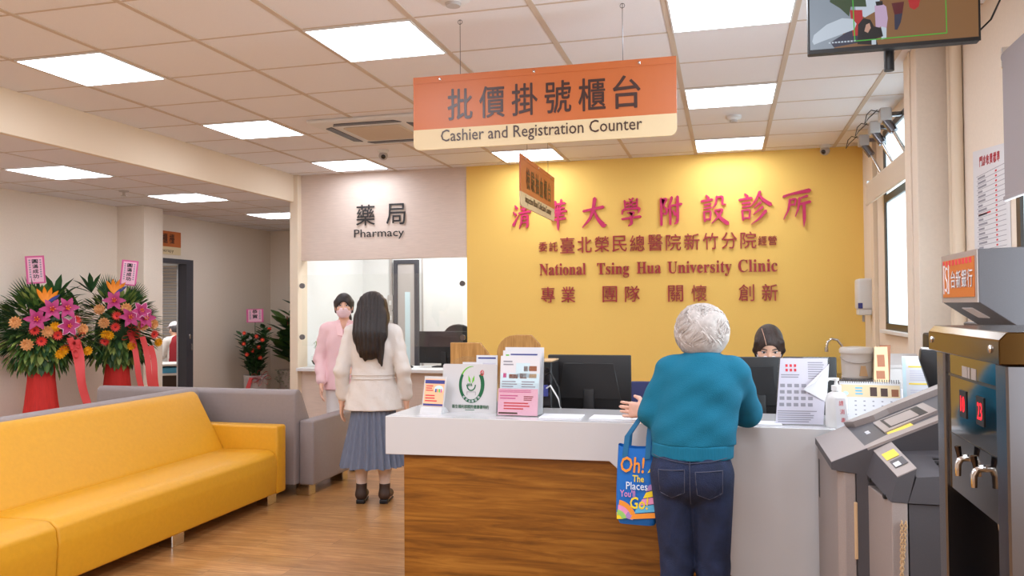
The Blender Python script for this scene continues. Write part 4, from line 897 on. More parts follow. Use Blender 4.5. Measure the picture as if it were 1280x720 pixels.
# price list
t = thing('notice_stand', 'upright white printed list in a stand right of the calendar', 'notice', (0.82, 3.90, CT), -0.04)
UL = tilt(0.12); m = MB().mat(0); m.slab([(-0.075, 0), (0.09, 0), (0.055, 0.30), (-0.075, 0.30)], O3, FX, UL, -0.003, 0.0); m.mat(1); m.rect(-0.074, -0.06, 0.0, 0.295, O3, FX, UL, 0.0004, 0.0008)
m.mat(2); lines(m, 0.0, 0.05, 0.272, 0.285, 1, O3, FX, UL, 0.0004); m.mat(3)
for k in range(3): lines(m, -0.045, 0.055, 0.19-k*0.085, 0.24-k*0.085, 5, O3, FX, UL, 0.0004)
m.mat(4)
for k in range(4): m.rect(-0.05, 0.05, 0.25-k*0.075, 0.257-k*0.075, O3, FX, UL, 0.0004, 0.0008)
m.build('list', ['paper', 'bluep', 'pinkd', 'paperl', 'yelp'], t)
m = MB(); m.rbox(-0.075, 0.09, 0.0, 0.10, 0, 0.006, 0.002, 1); m.build('foot', 'acrylic', t)
# grey letter tray, wooden photo easel, terminals
t = thing('document_tray', 'grey document tray with papers behind the printed list', 'tray', (0.87, 4.60, 0.735), 0.0)
m = MB(); m.rbox(-0.10, 0.10, -0.12, 0.12, 0.0, 0.44, 0.006, 1); m.build('drawers', 'lgrey', t)
for z in (0.10, 0.20, 0.30): m = MB(); m.rbox(-0.09, 0.09, -0.126, -0.12, z-0.035, z+0.035, 0.002, 1); m.build('drawer_front', 'paperl', t)
m = MB(); m.prism([(-0.12, 0.44), (0.12, 0.44), (0.12, 0.50), (-0.10, 0.455)], 'x', -0.095, 0.095); m.build('lid', 'lgrey', t)
t = thing('photo_easel', 'tan folding card easel with a picture, in front of the white bucket', 'easel', (0.725, 4.30, 0.735), 0.1)
UE = tilt(0.18); m = MB(); m.slab([(-0.05, 0), (0.045, 0), (0.055, 0.56), (-0.005, 0.56)], O3, FX, UE, -0.006, 0); m.build('front_board', 'tan', t)
m = MB(); m.slab([(-0.03, 0), (0.05, 0), (0.055, 0.56), (0.005, 0.56)], (0.02, 0.16, 0), FX, tilt(-0.08), -0.006, 0); m.build('rear_board', 'brownp', t)
m = MB(); m.rect(0.003, 0.038, 0.46, 0.52, O3, FX, UE, 0.0005, 0.001); m.rect(-0.005, 0.035, 0.40, 0.44, O3, FX, UE, 0.0005, 0.001); m.build('picture', 'brownp', t)
t = thing('label_printer', 'black printer standing behind the card terminal on the right', 'printer', (1.12, 4.52, 0.735), 0.0)
m = MB(); m.rbox(-0.13, 0.13, -0.10, 0.12, 0.0, 0.50, 0.01, 2); m.build('stand', 'dgrey', t, 40)
m = MB(); m.prism([(-0.13, 0.50), (0.13, 0.50), (0.12, 0.615), (-0.10, 0.60)], 'x', -0.14, 0.14, 0.01, 2); m.build('body', 'black', t, 40)
m = MB(); m.rbox(-0.11, 0.11, -0.128, -0.10, 0.535, 0.565, 0.004, 1); m.build('paper_slot', 'dgrey', t, 40)
t = thing('card_terminal', 'black tilted payment terminal on a grey block behind the gray kiosk', 'terminal', (0.85, 3.80, CT), -0.15)
m = MB(); m.rbox(-0.05, 0.09, -0.06, 0.08, 0, 0.155, 0.004, 1); m.build('block', 'dgrey', t)
m = MB(); m.prism([(-0.02, 0.155), (0.09, 0.155), (0.10, 0.32), (-0.055, 0.335), (-0.06, 0.29)], 'y', -0.05, 0.07, 0.006, 2); m.build('body', 'black', t, 40)
m = MB(); m.prism([(-0.052, 0.337), (0.03, 0.331), (0.03, 0.336), (-0.052, 0.342)], 'y', -0.04, 0.06); m.build('keypad', 'lgrey', t)
# ---- back sink counter along the yellow wall
t = thing('sink_counter', 'low white sink counter along the yellow wall under the window', 'counter', (0.95, 8.0, 0))
m = MB(); m.rbox(-0.45, 0.29, -0.32, 0.33, 0.0, 0.80, 0.004, 1); m.build('cabinet', 'whitem', t)
m = MB(); m.rbox(-0.47, 0.30, -0.34, 0.33, 0.80, 0.84, 0.004, 1); m.build('worktop', 'steel', t)
for x in (-0.26, 0.12): m = MB(); m.rbox(x-0.18, x+0.18, -0.336, -0.32, 0.08, 0.77, 0.003, 1); d_ = m.build('door', 'whitem', t); m = MB(); m.tube([(x-0.12, -0.35, 0.70), (x+0.12, -0.35, 0.70)], 0.005); m.build('handle', 'chrome', d_)
t = thing('faucet', 'chrome gooseneck faucet curving beside the white bucket', 'faucet', (1.02, 7.95, 0.84))
m = MB(); m.tube([(0.0, 0.0, 0.0), (0.0, 0, 0.20), (-0.012, 0, 0.28), (-0.05, 0, 0.335), (-0.10, 0, 0.345), (-0.135, 0, 0.315), (-0.145, 0, 0.26)], 0.012, 10); m.build('spout', 'chrome', t, 60)
m = MB(); m.lathe([(0.03, 0), (0.026, 0.02), (0.018, 0.05)], n=16); m.build('base', 'chrome', t, 40)
m = MB(); m.tube([(-0.145, 0, 0.265), (-0.147, 0, 0.225)], 0.017, 10); m.build('nozzle', 'chrome', t, 40)
t = thing('bucket', 'round white plastic bucket with a lid on the sink counter', 'bucket', (1.11, 7.80, 0.84))
m = MB(); m.lathe([(0.115, 0), (0.125, 0.01), (0.135, 0.22), (0.138, 0.23)], n=28); m.build('body', 'whitem', t, 40)
m = MB(); m.lathe([(0.146, 0.225), (0.148, 0.255), (0.135, 0.275), (0.06, 0.282)], n=28); m.build('lid', 'whitem', t, 40)
m = MB(); m.tube([(0.138*math.cos(a), 0.138*math.sin(a)-0.004, 0.19-0.05*math.sin(-a)) for a in [PI+q*PI/10 for q in range(11)]], 0.004, 6); m.build('handle', 'lgrey', t, 60)
m = MB(); m.slab([(0.133*math.sin(a), z) for a, z in ((0.0, 0.03), (0.55, 0.03), (0.4, 0.12), (0.1, 0.12))], (0, -0.137, 0), FX, UZ, 0.0, 0.002); m.build('label', 'tan', t)
# soap dispenser on the right wall
t = thing('soap_dispenser', 'white wall soap dispenser in the corner beside the yellow wall', 'soap dispenser', (1.265, 7.95, 1.40))
m = MB(); m.rbox(-0.13, 0.0, -0.10, 0.10, 0.05, 0.33, 0.025, 3); m.build('housing', 'whitem', t, 40)
m = MB(); m.rbox(-0.12, -0.01, -0.085, 0.085, 0.0, 0.055, 0.012, 2); m.build('lever', 'whitem', t, 40)
m = MB(); m.rbox(-0.128, -0.09, -0.102, -0.092, 0.06, 0.11, 0.002, 1); m.build('label', 'navyp', t)
m = MB(); m.tube([(-0.07, 0, 0.0), (-0.07, 0, -0.06)], 0.012); m.build('nozzle', 'lgrey', t, 60)

# ------------------------------------------------------------------ gray kiosk with the bank sign (cash machine)
t = thing('cash_machine', 'gray cash machine with slanted consoles and an orange bank sign, beside the white counter', 'cash machine', (0.75, 3.25, 0))
def W(m):   # world coordinates -> the thing's own
    m.v = [(x-0.75, y-3.25, z) for x, y, z in m.v]; return m
m = MB(); m.prism([(0.360, 3.64), (0.372, 3.125), (0.395, 3.105), (0.432, 3.105), (0.432, 3.15), (1.10, 3.15), (1.10, 3.64)], 'z', 0.0, 0.905, 0.003, 1); W(m).build('left_cabinet', 'mgrey', t)
m = MB(); m.rbox(0.360, 0.366, 3.585, 3.625, 0.70, 0.86, 0.002, 1); W(m).build('card_slot', 'black', t)
m = MB(); m.rbox(0.425, 0.436, 3.098, 3.108, 0.60, 0.80, 0.002, 1); W(m).build('slot_trim', 'tan', t)
m = MB(); m.box(0.434, 0.60, 3.10, 3.15, 0.0, 0.90); W(m).build('recess', 'dgrey', t)
# left head with the recessed screen
al = math.radians(24.5); US = (math.cos(al), 0, math.sin(al)); RS = (0, -1, 0); OS = (0.352, 3.655, 0.938)
m = MB(); m.prism([(0.352, 0.912), (0.352, 0.938), (0.47, 0.9915), (0.4735, 0.9843), (0.93, 1.1925), (1.08, 1.21), (1.08, 0.90), (0.44, 0.90)], 'y', 3.10, 3.655, 0.0); W(m).build('left_head', 'dgrey', t)
m = MB(); m.slab([(0, 0), (0.55, 0), (0.55, 0.13), (0, 0.13)], OS, RS, US, -0.02, 0.0005)
m.slab([(0, 0.13), (0.07, 0.16), (0.10, 0.24), (0.08, 0.30), (0.09, 0.55), (0.0, 0.55)], OS, RS, US, -0.035, 0.016)
m.slab([(0.55, 0.13), (0.50, 0.13), (0.465, 0.22), (0.48, 0.28), (0.47, 0.55), (0.55, 0.55)], OS, RS, US, -0.035, 0.0)
m.slab([(0, 0.55), (0.55, 0.55), (0.55, 0.66), (0, 0.66)], OS, RS, US, -0.035, 0.016); W(m).build('screen_bezel', 'mgrey', t)
m = MB(); m.slab([(0.17, 0.22), (0.42, 0.22), (0.40, 0.42), (0.17, 0.42)], OS, RS, US, -0.02, 0.002); W(m).build('screen_frame', 'mgrey', t)
m = MB(); m.slab([(0.19, 0.245), (0.38, 0.245), (0.38, 0.39), (0.19, 0.39)], OS, RS, US, 0.0, 0.003); W(m).build('screen_slot', 'black', t)
m = MB(); m.slab([(0.215, 0.255), (0.372, 0.255), (0.372, 0.36), (0.215, 0.36)], OS, RS, US, 0.003, 0.0036); W(m).build('screen', 'mgrey', t)
m = MB(); m.slab([(0.40, 0.225), (0.47, 0.225), (0.475, 0.315), (0.405, 0.315)], OS, RS, US, -0.012, -0.003); W(m).build('yellow_label', 'yelp', t)
m = MB(); m.rect(0.24, 0.265, 0.17, 0.185, OS, RS, US, -0.012, -0.006); m.rect(0.275, 0.295, 0.17, 0.185, OS, RS, US, -0.012, -0.006); W(m).build('icon_mark', 'paper', t)
# right head
FV = [(0.464, 3.12, 0.903), (0.489, 3.12, 0.985), (0.548, 3.12, 1.018), (0.60, 3.12, 0.90)]
NV = [(0.499, 2.85, 0.865), (0.522, 2.85, 0.943), (0.579, 2.85, 0.973), (0.551, 2.85, 0.862)]
m = MB(); m.add(FV+NV, [(0, 1, 5, 4), (2, 3, 7, 6), (0, 4, 7, 3), (0, 3, 2, 1), (4, 5, 6, 7)]); W(m).build('right_head', 'dgrey', t)
m = MB(); m.add([FV[1], FV[2], NV[2], NV[1]]+[tuple(V3(p)+V3((-0.001, 0, 0.003))) for p in (FV[1], FV[2], NV[2], NV[1])], [(4, 5, 6, 7), (0, 1, 5, 4), (1, 2, 6, 5), (2, 3, 7, 6), (3, 0, 4, 7)]); W(m).build('right_console', 'mgrey', t)
RB = V3(NV[1])-V3(FV[1]); lB = np.linalg.norm(RB); RB = RB/lB; UB = V3(FV[2])-V3(FV[1]); wB = np.linalg.norm(UB); UB = UB/wB; OB = V3(FV[1])+V3((-0.001, 0, 0.004))
m = MB(); m.rect(lB*0.30, lB*0.52, wB*0.15, wB*0.80, OB, RB, UB, 0.0, 0.001); W(m).build('yellow_sticker', 'yelp', t)
m = MB(); m.rect(lB*0.58, lB*0.80, wB*0.20, wB*0.85, OB, RB, UB, 0.0, 0.001); W(m).build('key_label', 'dgrey', t)
m = MB(); m.rect(lB*0.66, lB*0.78, wB*0.25, wB*0.55, OB, RB, UB, 0.001, 0.0015); W(m).build('key_icon', 'paper', t)
m = MB(); m.add([(0.549, 3.12, 0.985), (1.05, 3.12, 1.02), (1.05, 2.85, 0.99), (0.578, 2.85, 0.945), (0.60, 3.12, 0.86), (1.05, 3.12, 0.86), (1.05, 2.85, 0.86), (0.552, 2.85, 0.862)], [(0, 1, 2, 3), (4, 7, 6, 5), (0, 3, 7, 4), (1, 5, 6, 2), (3, 2, 6, 7), (0, 4, 5, 1)]); W(m).build('keypad_well', 'dgrey', t)
m = MB()
for k in range(4):
    for q in range(3): m.rbox(0.66+k*0.035, 0.685+k*0.035, 2.90+q*0.05, 2.935+q*0.05, 0.955+k*0.004+q*0.003, 0.975+k*0.004+q*0.003, 0.002, 1)
W(m).build('keypad', 'black', t)
m = MB(); m.prism([(0.470, 3.12), (0.501, 2.86), (0.503, 2.852), (0.550, 2.852), (0.55, 3.12)], 'z', 0.0, 0.862, 0.002, 1); W(m).build('right_cabinet', 'mgrey', t)
m = MB(); m.box(0.555, 1.08, 2.856, 3.12, 0.0, 0.858); W(m).build('side_panel', 'dgrey', t)
for ty in (0.22, 0.78):
    p = V3(FV[0])*(1-ty)+V3(NV[0])*ty; m = MB(); m.rbox(p[0]-0.004, p[0]+0.004, p[1]-0.012, p[1]+0.012, p[2]-0.012, p[2]+0.002, 0.001, 1); W(m).build('latch', 'black', t)
m = MB(); m.rbox(0.86, 1.20, 2.80, 3.40, 0.0, 1.43, 0.004, 1); W(m).build('rear_tower', 'dgrey', t)
m = MB(); m.prism([(0.75, 1.503), (0.75, 1.668), (1.02, 1.675), (1.02, 1.425), (0.86, 1.425)], 'y', 2.79, 3.22, 0.002, 1); W(m).build('sign_box', 'dgrey', t)
m = MB(); m.prism([(1.026, 1.425), (1.026, 1.675), (1.20, 1.68), (1.20, 1.425)], 'y', 2.79, 3.22, 0.002, 1); W(m).build('sign_rear', 'dgrey', t)
OG = (0.75-0.75, 3.22-3.25, 1.503)
m = MB(); m.rect(0.0, 0.43, 0.0, 0.165, OG, RS, UZ, 0.0, 0.003); m.build('sign_bezel', 'mgrey', t)
m = MB().mat(0); m.rect(0.025, 0.405, 0.018, 0.146, OG, RS, UZ, 0.003, 0.005); m.mat(1)
for k in range(9): m.rect(0.03+k*0.04, 0.05+k*0.041, 0.126, 0.144, OG, RS, UZ, 0.005, 0.0053)
m.build('sign_face', ['orange', 'redp'], t)
m = MB()
for k, ch in enumerate('台新銀行'): m.text(ch, 0.165+k*0.066, 0.078, 0.056, 0.058, OG, RS, UZ, 0.005, 0.001, 0.004)
m.build('sign_characters', 'paper', t)
m = MB(); ro = [(0.035, 0.03), (0.085, 0.03), (0.085, 0.13), (0.035, 0.13)]
for (a, b, c, d_) in ((0.035, 0.043, 0.03, 0.13), (0.100, 0.108, 0.03, 0.13), (0.043, 0.055, 0.122, 0.13), (0.088, 0.10, 0.03, 0.038)): m.rect(a, b, c, d_, OG, RS, UZ, 0.005, 0.006)
brush(m, [[(90, 90, 9), (45, 98, 10), (10, 78, 10), (30, 55, 10), (75, 45, 10), (92, 22, 10), (60, 2, 10), (8, 12, 9)]], 0.0715, 0.08, 0.036, 0.088, OG, RS, UZ, 0.005, 0.006, 0.6); m.build('sign_emblem', 'paper', t)
dl = V3((0.86-0.75, 0, 1.425-1.503)); dl = dl/np.linalg.norm(dl); m = MB(); m.slab([(0.16, 0.03), (0.30, 0.03), (0.30, 0.09), (0.16, 0.09)], OG, RS, tuple(-dl), -0.001, 0.003)
m = MB(); m.slab([(0.16, 0.025), (0.29, 0.025), (0.29, 0.085), (0.16, 0.085)], (OG[0], OG[1]-0.0, OG[2]), (0, 1, 0), tuple(dl), -0.0, 0.0); m.v = [(x, y-0.45, z) for x, y, z in m.v]
m = MB(); p0 = V3(OG)+dl*0.03; p1 = V3(OG)+dl*0.085; nn = np.cross(dl, (0, 1, 0)); nn = nn if nn[0] < 0 else -nn
q = [p0+V3((0, -0.15, 0)), p0+V3((0, -0.27, 0)), p1+V3((0, -0.29, 0)), p1+V3((0, -0.17, 0))]
m.add(q+[p+nn*0.003 for p in q], [(0, 1, 2, 3), (7, 6, 5, 4), (0, 4, 5, 1), (1, 5, 6, 2), (2, 6, 7, 3), (3, 7, 4, 0)]); m.build('sign_lamp', 'paper', t)
# chain hanging on the right cabinet
m = MB()
for side in (0, 1):
    for k in range(34):
        f = k/34; c = V3((0.543-0.012*side-0.028*f*(1-side*0.75), 2.845, 0.80-0.33*f)); vert = k % 2
        pts = [c+V3((0.0045*math.cos(a)*(1 if vert else 0.15), -0.0045*math.cos(a)*(0 if vert else 1), 0.0085*math.sin(a))) for a in [q_*PI/3 for q_ in range(7)]]
        m.tube(pts, 0.0016, 4, False)
W(m).build('chain', 'tan', t)

# ------------------------------------------------------------------ water dispenser
t = thing('water_dispenser', 'tall stainless steel water dispenser with red temperature digits, right edge', 'water dispenser', (0.72, 1.96, 0))
def WD(m): m.v = [(x-0.72, y-1.96, z) for x, y, z in m.v]; return m
OD = (0.50-0.72, 2.22-1.96, 0)
m = MB(); m.rbox(0.62, 0.95, 1.70, 2.22, 0.0, 1.385, 0.004, 1); WD(m).build('rear_body', 'steeld', t)
for (a, b) in ((2.155, 2.22), (1.70, 1.765)): m = MB(); m.rbox(0.50, 0.62, a, b, 0.0, 1.385, 0.004, 1); WD(m).build('stile', 'steel', t)
m = MB(); m.rbox(0.504, 0.62, 1.765, 2.155, 0.0, 0.70, 0.003, 1); WD(m).build('lower_door', 'steeld', t)
m = MB(); m.rbox(0.51, 0.62, 1.765, 2.155, 0.70, 0.735, 0.003, 1); WD(m).build('drip_tray', 'steel', t)
m = MB(); m.prism([(0.486, 1.385), (0.486, 1.43), (0.50, 1.446), (0.96, 1.446), (0.96, 1.385)], 'y', 1.69, 2.235, 0.002, 1); WD(m).build('top_cap', mat('bronze_cap', (84, 62, 34), 0.16, 1.0), t)
for y in (2.20, 1.74): m = MB(); m.ell((0.485, y, 1.412), (0.004, 0.008, 0.008), 10, 6); WD(m).build('cap_screw', 'chrome', t, 60)
m = MB(); m.rbox(0.508, 0.62, 1.766, 2.154, 1.065, 1.384, 0.002, 1); WD(m).build('glass_panel', 'blackg', t)
OP = (0.508-0.72, 2.154-1.96, 0)
m = MB(); m.rect(0.0, 0.388, 1.330, 1.336, OP, RS, UZ, 0.0, 0.002); m.rect(0.0, 0.388, 1.195, 1.197, OP, RS, UZ, 0.0, 0.001); m.build('trim_line', 'steeld', t)
m = MB(); m.rect(0.13, 0.17, 1.333, 1.36, OP, RS, UZ, 0.0, 0.001); m.rect(0.175, 0.19, 1.336, 1.36, OP, RS, UZ, 0.0, 0.001); m.rect(0.20, 0.235, 1.336, 1.36, OP, RS, UZ, 0.0, 0.001); m.build('maker_plate', 'lgrey', t)
for cx_, s_ in ((0.135, '10'), (0.262, '23')):
    m = MB(); m.rect(cx_-0.026, cx_+0.026, 1.245, 1.305, OP, RS, UZ, 0.0, 0.002); w_ = m.build('display_window', 'black', t)
    m = MB(); m.text(s_, cx_, 1.275, 0.032, 0.036, OP, RS, UZ, 0.002, 0.0005, 0.0); m.build('digits', 'led', w_)
for cy_ in (0.16, 0.28):
    m = MB(); m.tube([(OP[0], OP[1]-cy_, 1.16), (OP[0]-0.014, OP[1]-cy_, 1.158), (OP[0]-0.02, OP[1]-cy_, 1.145), (OP[0]-0.02, OP[1]-cy_, 1.12)], [0.008, 0.008, 0.007, 0.006], 10); m.build('tap', 'chrome', t, 60)
    m = MB(); m.tube([(OP[0]-0.016, OP[1]-cy_, 1.16), (OP[0]-0.020, OP[1]-cy_, 1.185)], [0.005, 0.007], 8); m.build('tap_lever', 'steeld', t, 60)
m = MB(); m.tube([(0.56, 1.93, 1.066), (0.56, 1.93, 1.02)], [0.016, 0.012], 10); WD(m).build('spout', 'tan', t, 60)

# ------------------------------------------------------------------ television
t = thing('television', 'black television showing security footage, hanging at the top right corner', 'television', (0.668, 3.60, 2.55))
m = MB(); m.rbox(-0.325, 0.325, 0.0, 0.045, 0.0, 0.375, 0.004, 1); m.build('case', 'black', t)
m = MB(); m.rect(-0.325, 0.325, 0.0, 0.016, O3, FX, UZ, 0, 0.004); m.rect(-0.325, 0.325, 0.366, 0.375, O3, FX, UZ, 0, 0.004); m.rect(-0.325, -0.318, 0.016, 0.366, O3, FX, UZ, 0, 0.004); m.rect(0.318, 0.325, 0.016, 0.366, O3, FX, UZ, 0, 0.004); m.build('bezel', 'black', t)
def scr(n, c, e=0.75):
    m_ = mat('screen_'+n, c, 0.3, emit=e); m_.node_tree.nodes['Principled BSDF'].inputs['Base Color'].default_value = (0.01, 0.01, 0.01, 1); return m_
SC = [scr('floor', (142, 100, 62)), scr('wall', (150, 162, 176)), scr('white', (206, 218, 232)), scr('black', (20, 18, 22)), scr('lilac', (206, 176, 208)), scr('maroon', (96, 28, 36)), scr('green', (70, 190, 60)), scr('red', (190, 40, 44)), scr('plant', (60, 80, 50)), scr('skin', (206, 160, 140)), scr('navy', (50, 52, 76))]
def tv(x, y):
    u = (x-62)/938.0; return (-0.318+0.636*u, 0.016+0.35*max(0, ((305-90*u)-y)/549.0*1.07-0.03))
def tvp(m, k, pts, d): m.mat(k); m.slab([tv(*p) for p in pts], O3, FX, UZ, d, d+0.0001)
m = MB(); m.mat(0); m.rect(-0.318, 0.318, 0.016, 0.366, O3, FX, UZ, 0.0005, 0.001)
tvp(m, 1, [(62, 300), (200, 280), (330, 60), (300, -230), (62, -230)], 0.0012); tvp(m, 2, [(330, 60), (380, 85), (470, 30), (440, -230), (300, -230)], 0.0012)
tvp(m, 8, [(180, -10), (240, 30), (290, 80), (300, 20), (390, 20), (380, -60), (190, -80)], 0.0014); tvp(m, 7, [(295, 40), (365, 40), (372, 190), (310, 200)], 0.0016)
tvp(m, 10, [(180, 240), (330, 140), (340, 240), (200, 270)], 0.0015)
tvp(m, 2, [(75, 235), (85, 195), (160, 130), (250, 90), (310, 95), (332, 125), (318, 160), (230, 195), (130, 235), (85, 255)], 0.0018)
tvp(m, 4, [(435, 15), (470, -5), (500, 20), (508, 90), (500, 150), (470, 140), (440, 160)], 0.0018); tvp(m, 2, [(470, 140), (500, 150), (498, 215), (470, 220)], 0.0018); tvp(m, 3, [(440, -10), (480, -15), (482, 10), (445, 15)], 0.0019)
tvp(m, 5, [(530, 0), (600, -10), (590, 60), (545, 70)], 0.0018); tvp(m, 10, [(545, 70), (590, 60), (580, 115), (560, 160), (545, 160)], 0.0018); tvp(m, 7, [(620, -30), (690, -30), (680, 20), (655, 40), (630, 25)], 0.0018)
tvp(m, 3, [(335, 250), (340, 130), (370, 90), (410, 100), (430, 140), (470, 150), (480, 200), (440, 215), (450, 255)], 0.002); tvp(m, 9, [(375, 170), (385, 130), (405, 120), (412, 150), (395, 180)], 0.0022); tvp(m, 2, [(415, 222), (440, 220), (440, 250), (415, 252)], 0.0022)
for (a, b) in (((303, -230), (309, -230)), ): tvp(m, 6, [a, b, (323, 232), (317, 232)], 0.0023)
tvp(m, 6, [(317, 228), (830, 176), (830, 182), (317, 234)], 0.0023); tvp(m, 6, [(822, -230), (827, -230), (832, 180), (827, 180)], 0.0023)
for k in range(9): tvp(m, 2, [(170+k*18, 248-k*1.7), (182+k*18, 247-k*1.7), (182+k*18, 238-k*1.7), (170+k*18, 239-k*1.7)], 0.0023)
m.build('display', SC, t, None, None, False)
m = MB(); m.tube([(0, 0.075, -0.075), (0, 0.075, CEIL-2.55)], 0.020, 14); m.build('ceiling_pole', 'black', t, 60)
m = MB(); m.rbox(-0.10, 0.10, 0.045, 0.062, 0.10, 0.28, 0.004, 1); m.build('bracket', 'black', t)
m = MB(); m.tube([(0.30, 0.05, 0.02), (0.38, 0.06, 0.10), (0.44, 0.10, 0.22), (0.50, 0.2, 0.45)], 0.004, 6); m.build('cable', 'black', t, 60)

# ------------------------------------------------------------------ right wall: pipes, notice, blinds, window openers
for k, (y, r_) in enumerate(((5.10, 0.020), (5.03, 0.020), (4.945, 0.027))):
    m = MB(); m.tube([(1.268-r_, y, 0.0), (1.268-r_, y, CEIL)], r_, 14); o = m.build('trim_%d' % (10+k), 'beam', None, 60); o['kind'] = 'structure'; o['label'] = 'cream pipe running up the right wall beside the column'
t = thing('wall_notice', 'large white printed fee list hung on the right wall above the bank sign', 'notice', (1.268, 4.765, 1.70))
m = MB().mat(0); m.slab([(0, 0), (0.565, 0.0), (0.565, 0.545), (0.0, 0.60)], O3, RS, UZ, 0, 0.002); m.mat(1)
for k, ch in enumerate('門診收費標準'): m.text(ch, 0.14+k*0.055, 0.525-k*0.004, 0.045, 0.05, O3, RS, UZ, 0.002, 0.0005, 0.01)
m.rect(0.08, 0.28, 0.250, 0.258, O3, RS, UZ, 0.002, 0.0025); m.mat(2)
for k in range(20): m.rect(0.06, 0.51, 0.455-k*0.024, 0.4575-k*0.024, O3, RS, UZ, 0.002, 0.0025)
for k in range(19): m.rect(0.08, 0.08+random.uniform(0.06, 0.15), 0.438-k*0.024, 0.449-k*0.024, O3, RS, UZ, 0.002, 0.0025)
m.mat(1)
for k in range(19): m.rect(0.36, 0.385, 0.438-k*0.024, 0.447-k*0.024, O3, RS, UZ, 0.002, 0.0025)
m.build('sheet', ['paper', 'redp', 'greyp'], t)
def roller(label, y0, y1, z, drop, mt, x=1.185):
    t = thing('roller_blind', label, 'blind', (x, (y0+y1)/2, z)); L = (y1-y0)/2
    m = MB(); m.tube([(0, -L, 0), (0, L, 0)], 0.034, 16); m.build('roll', mt, t, 60)
    m = MB(); m.box(-0.034, -0.031, -L+0.02, L-0.02, -drop, 0.0); m.build('fabric', mt, t)
    m = MB(); m.rbox(-0.042, -0.024, -L+0.02, L-0.02, -drop-0.022, -drop, 0.004, 1); m.build('bottom_bar', mt, t)
    for s in (-L, L): m = MB(); m.rbox(-0.03, 0.08, s-0.008, s+0.008, -0.045, 0.045, 0.003, 1); m.build('bracket', 'chrome', t)
roller('rolled up grey roller blind hanging at the far window', 5.60, 7.42, 2.50, 0.15, 'blindw')
roller('lowered grey roller blind at the right edge of the photo', 2.25, 3.90, 2.555, 0.60, 'blind')
for k, (y, lb) in enumerate(((7.50, 'metal window opener nearest the yellow wall, with a slanting rod'), (6.98, 'metal window opener in the middle of the far window top'), (6.52, 'metal window opener nearest the boxed column'))):
    t = thing('window_opener', lb, 'window opener', (1.16, y, 2.90), 0, 'window openers on the far window')
    m = MB(); m.rbox(-0.05, 0.03, -0.05, 0.05, -0.045, 0.05, 0.008, 2); m.build('motor_box', 'lgrey', t)
    m = MB(); m.tube([(-0.005, -0.01, -0.04), (0.045, -0.04, -0.13)], 0.032, 12); m.build('sleeve', 'steel', t, 60)
    m = MB(); m.tube([(0.03, -0.03, -0.10), (0.115, -0.08, -0.30)], 0.013, 10); m.build('rod', 'chrome', t, 60)
    m = MB(); m.rbox(0.10, 0.135, -0.10, -0.06, -0.32, -0.285, 0.004, 1); m.build('rod_bracket', 'steel', t)
    m = MB(); m.rbox(0.03, 0.14, -0.02, 0.02, -0.01, 0.02, 0.003, 1); m.build('wall_arm', 'steel', t)
    m = MB(); m.tube([(-0.05, 0.0, 0.03), (-0.10, 0.02, 0.05), (-0.13, 0.03, 0.02), (-0.145, 0.04, -0.05), (-0.12, 0.03, -0.01), (-0.06, 0.0, 0.045)], 0.004, 6); m.build('wire_loop', 'frame', t, 60)

# ------------------------------------------------------------------ flower stands
def petal(m, c, d, side, L, w, droop=0.3, n=4):
    """a curved pointed petal from c along d, bending down the flower axis"""
    d = V3(d); side = V3(side); ax = np.cross(d, side); vs = []; fs = []
    for i in range(n+1):
        t_ = i/n; wd = w*math.sin(PI*min(0.06+t_*0.92, 1.0))**0.8; p = V3(c)+d*L*t_+ax*(L*0.35*math.sin(t_*PI*0.55)-droop*L*t_*t_)
        vs += [p-side*wd, p+ax*wd*0.25*-1, p+side*wd]
    for i in range(n): a = i*3; fs += [(a, a+1, a+4, a+3), (a+1, a+2, a+5, a+4)]
    m.add(vs, fs)
def basis(n):
    n = V3(n); n = n/np.linalg.norm(n); a = np.cross((0, 0, 1.0), n); a = a/(np.linalg.norm(a)+1e-9); return n, a, np.cross(n, a)
def lily(t, c, n, r, edge=False):
    n, a, b = basis(n); m = MB()
    for k in range(6):
        q = k*PI/3+random.uniform(-.1, .1); d = (math.cos(q)*a+math.sin(q)*b)*0.92+n*0.38; d /= np.linalg.norm(d); s = np.cross(n, d); s /= np.linalg.norm(s)
        m.mat(0); petal(m, c, d, s, r, r*0.26, 0.45)
        if edge: m.mat(1); petal(m, V3(c)-n*0.004, d, s, r*1.03, r*0.34, 0.45)
    m.mat(2)
    for k in range(5): q = k*2*PI/5; m.tube([c, V3(c)+n*r*0.5+(math.cos(q)*a+math.sin(q)*b)*r*0.18], [0.003, 0.005], 5)
    m.build('lily', ['lily', 'lilyw', 'orgfl'], t, 60, None, False)
def pompon(t, name, c, n, r, mt, rings=3):
    n, a, b = basis(n); m = MB(); m.ell(tuple(V3(c)), (r*0.6, r*0.6, r*0.6), 10, 6)
    for k in range(rings):
        el = 0.15+k*0.42; cnt = 12-k*3
        for q_ in range(cnt):
            q = q_*2*PI/cnt+k; d = (math.cos(q)*a+math.sin(q)*b)*math.cos(el)+n*math.sin(el); s = np.cross(n, d); s /= np.linalg.norm(s)+1e-9
            petal(m, V3(c)+d*r*0.3, d, s, r*0.75, r*0.24, 0.1, 2)
    m.build(name, mt, t, 60, None, False)
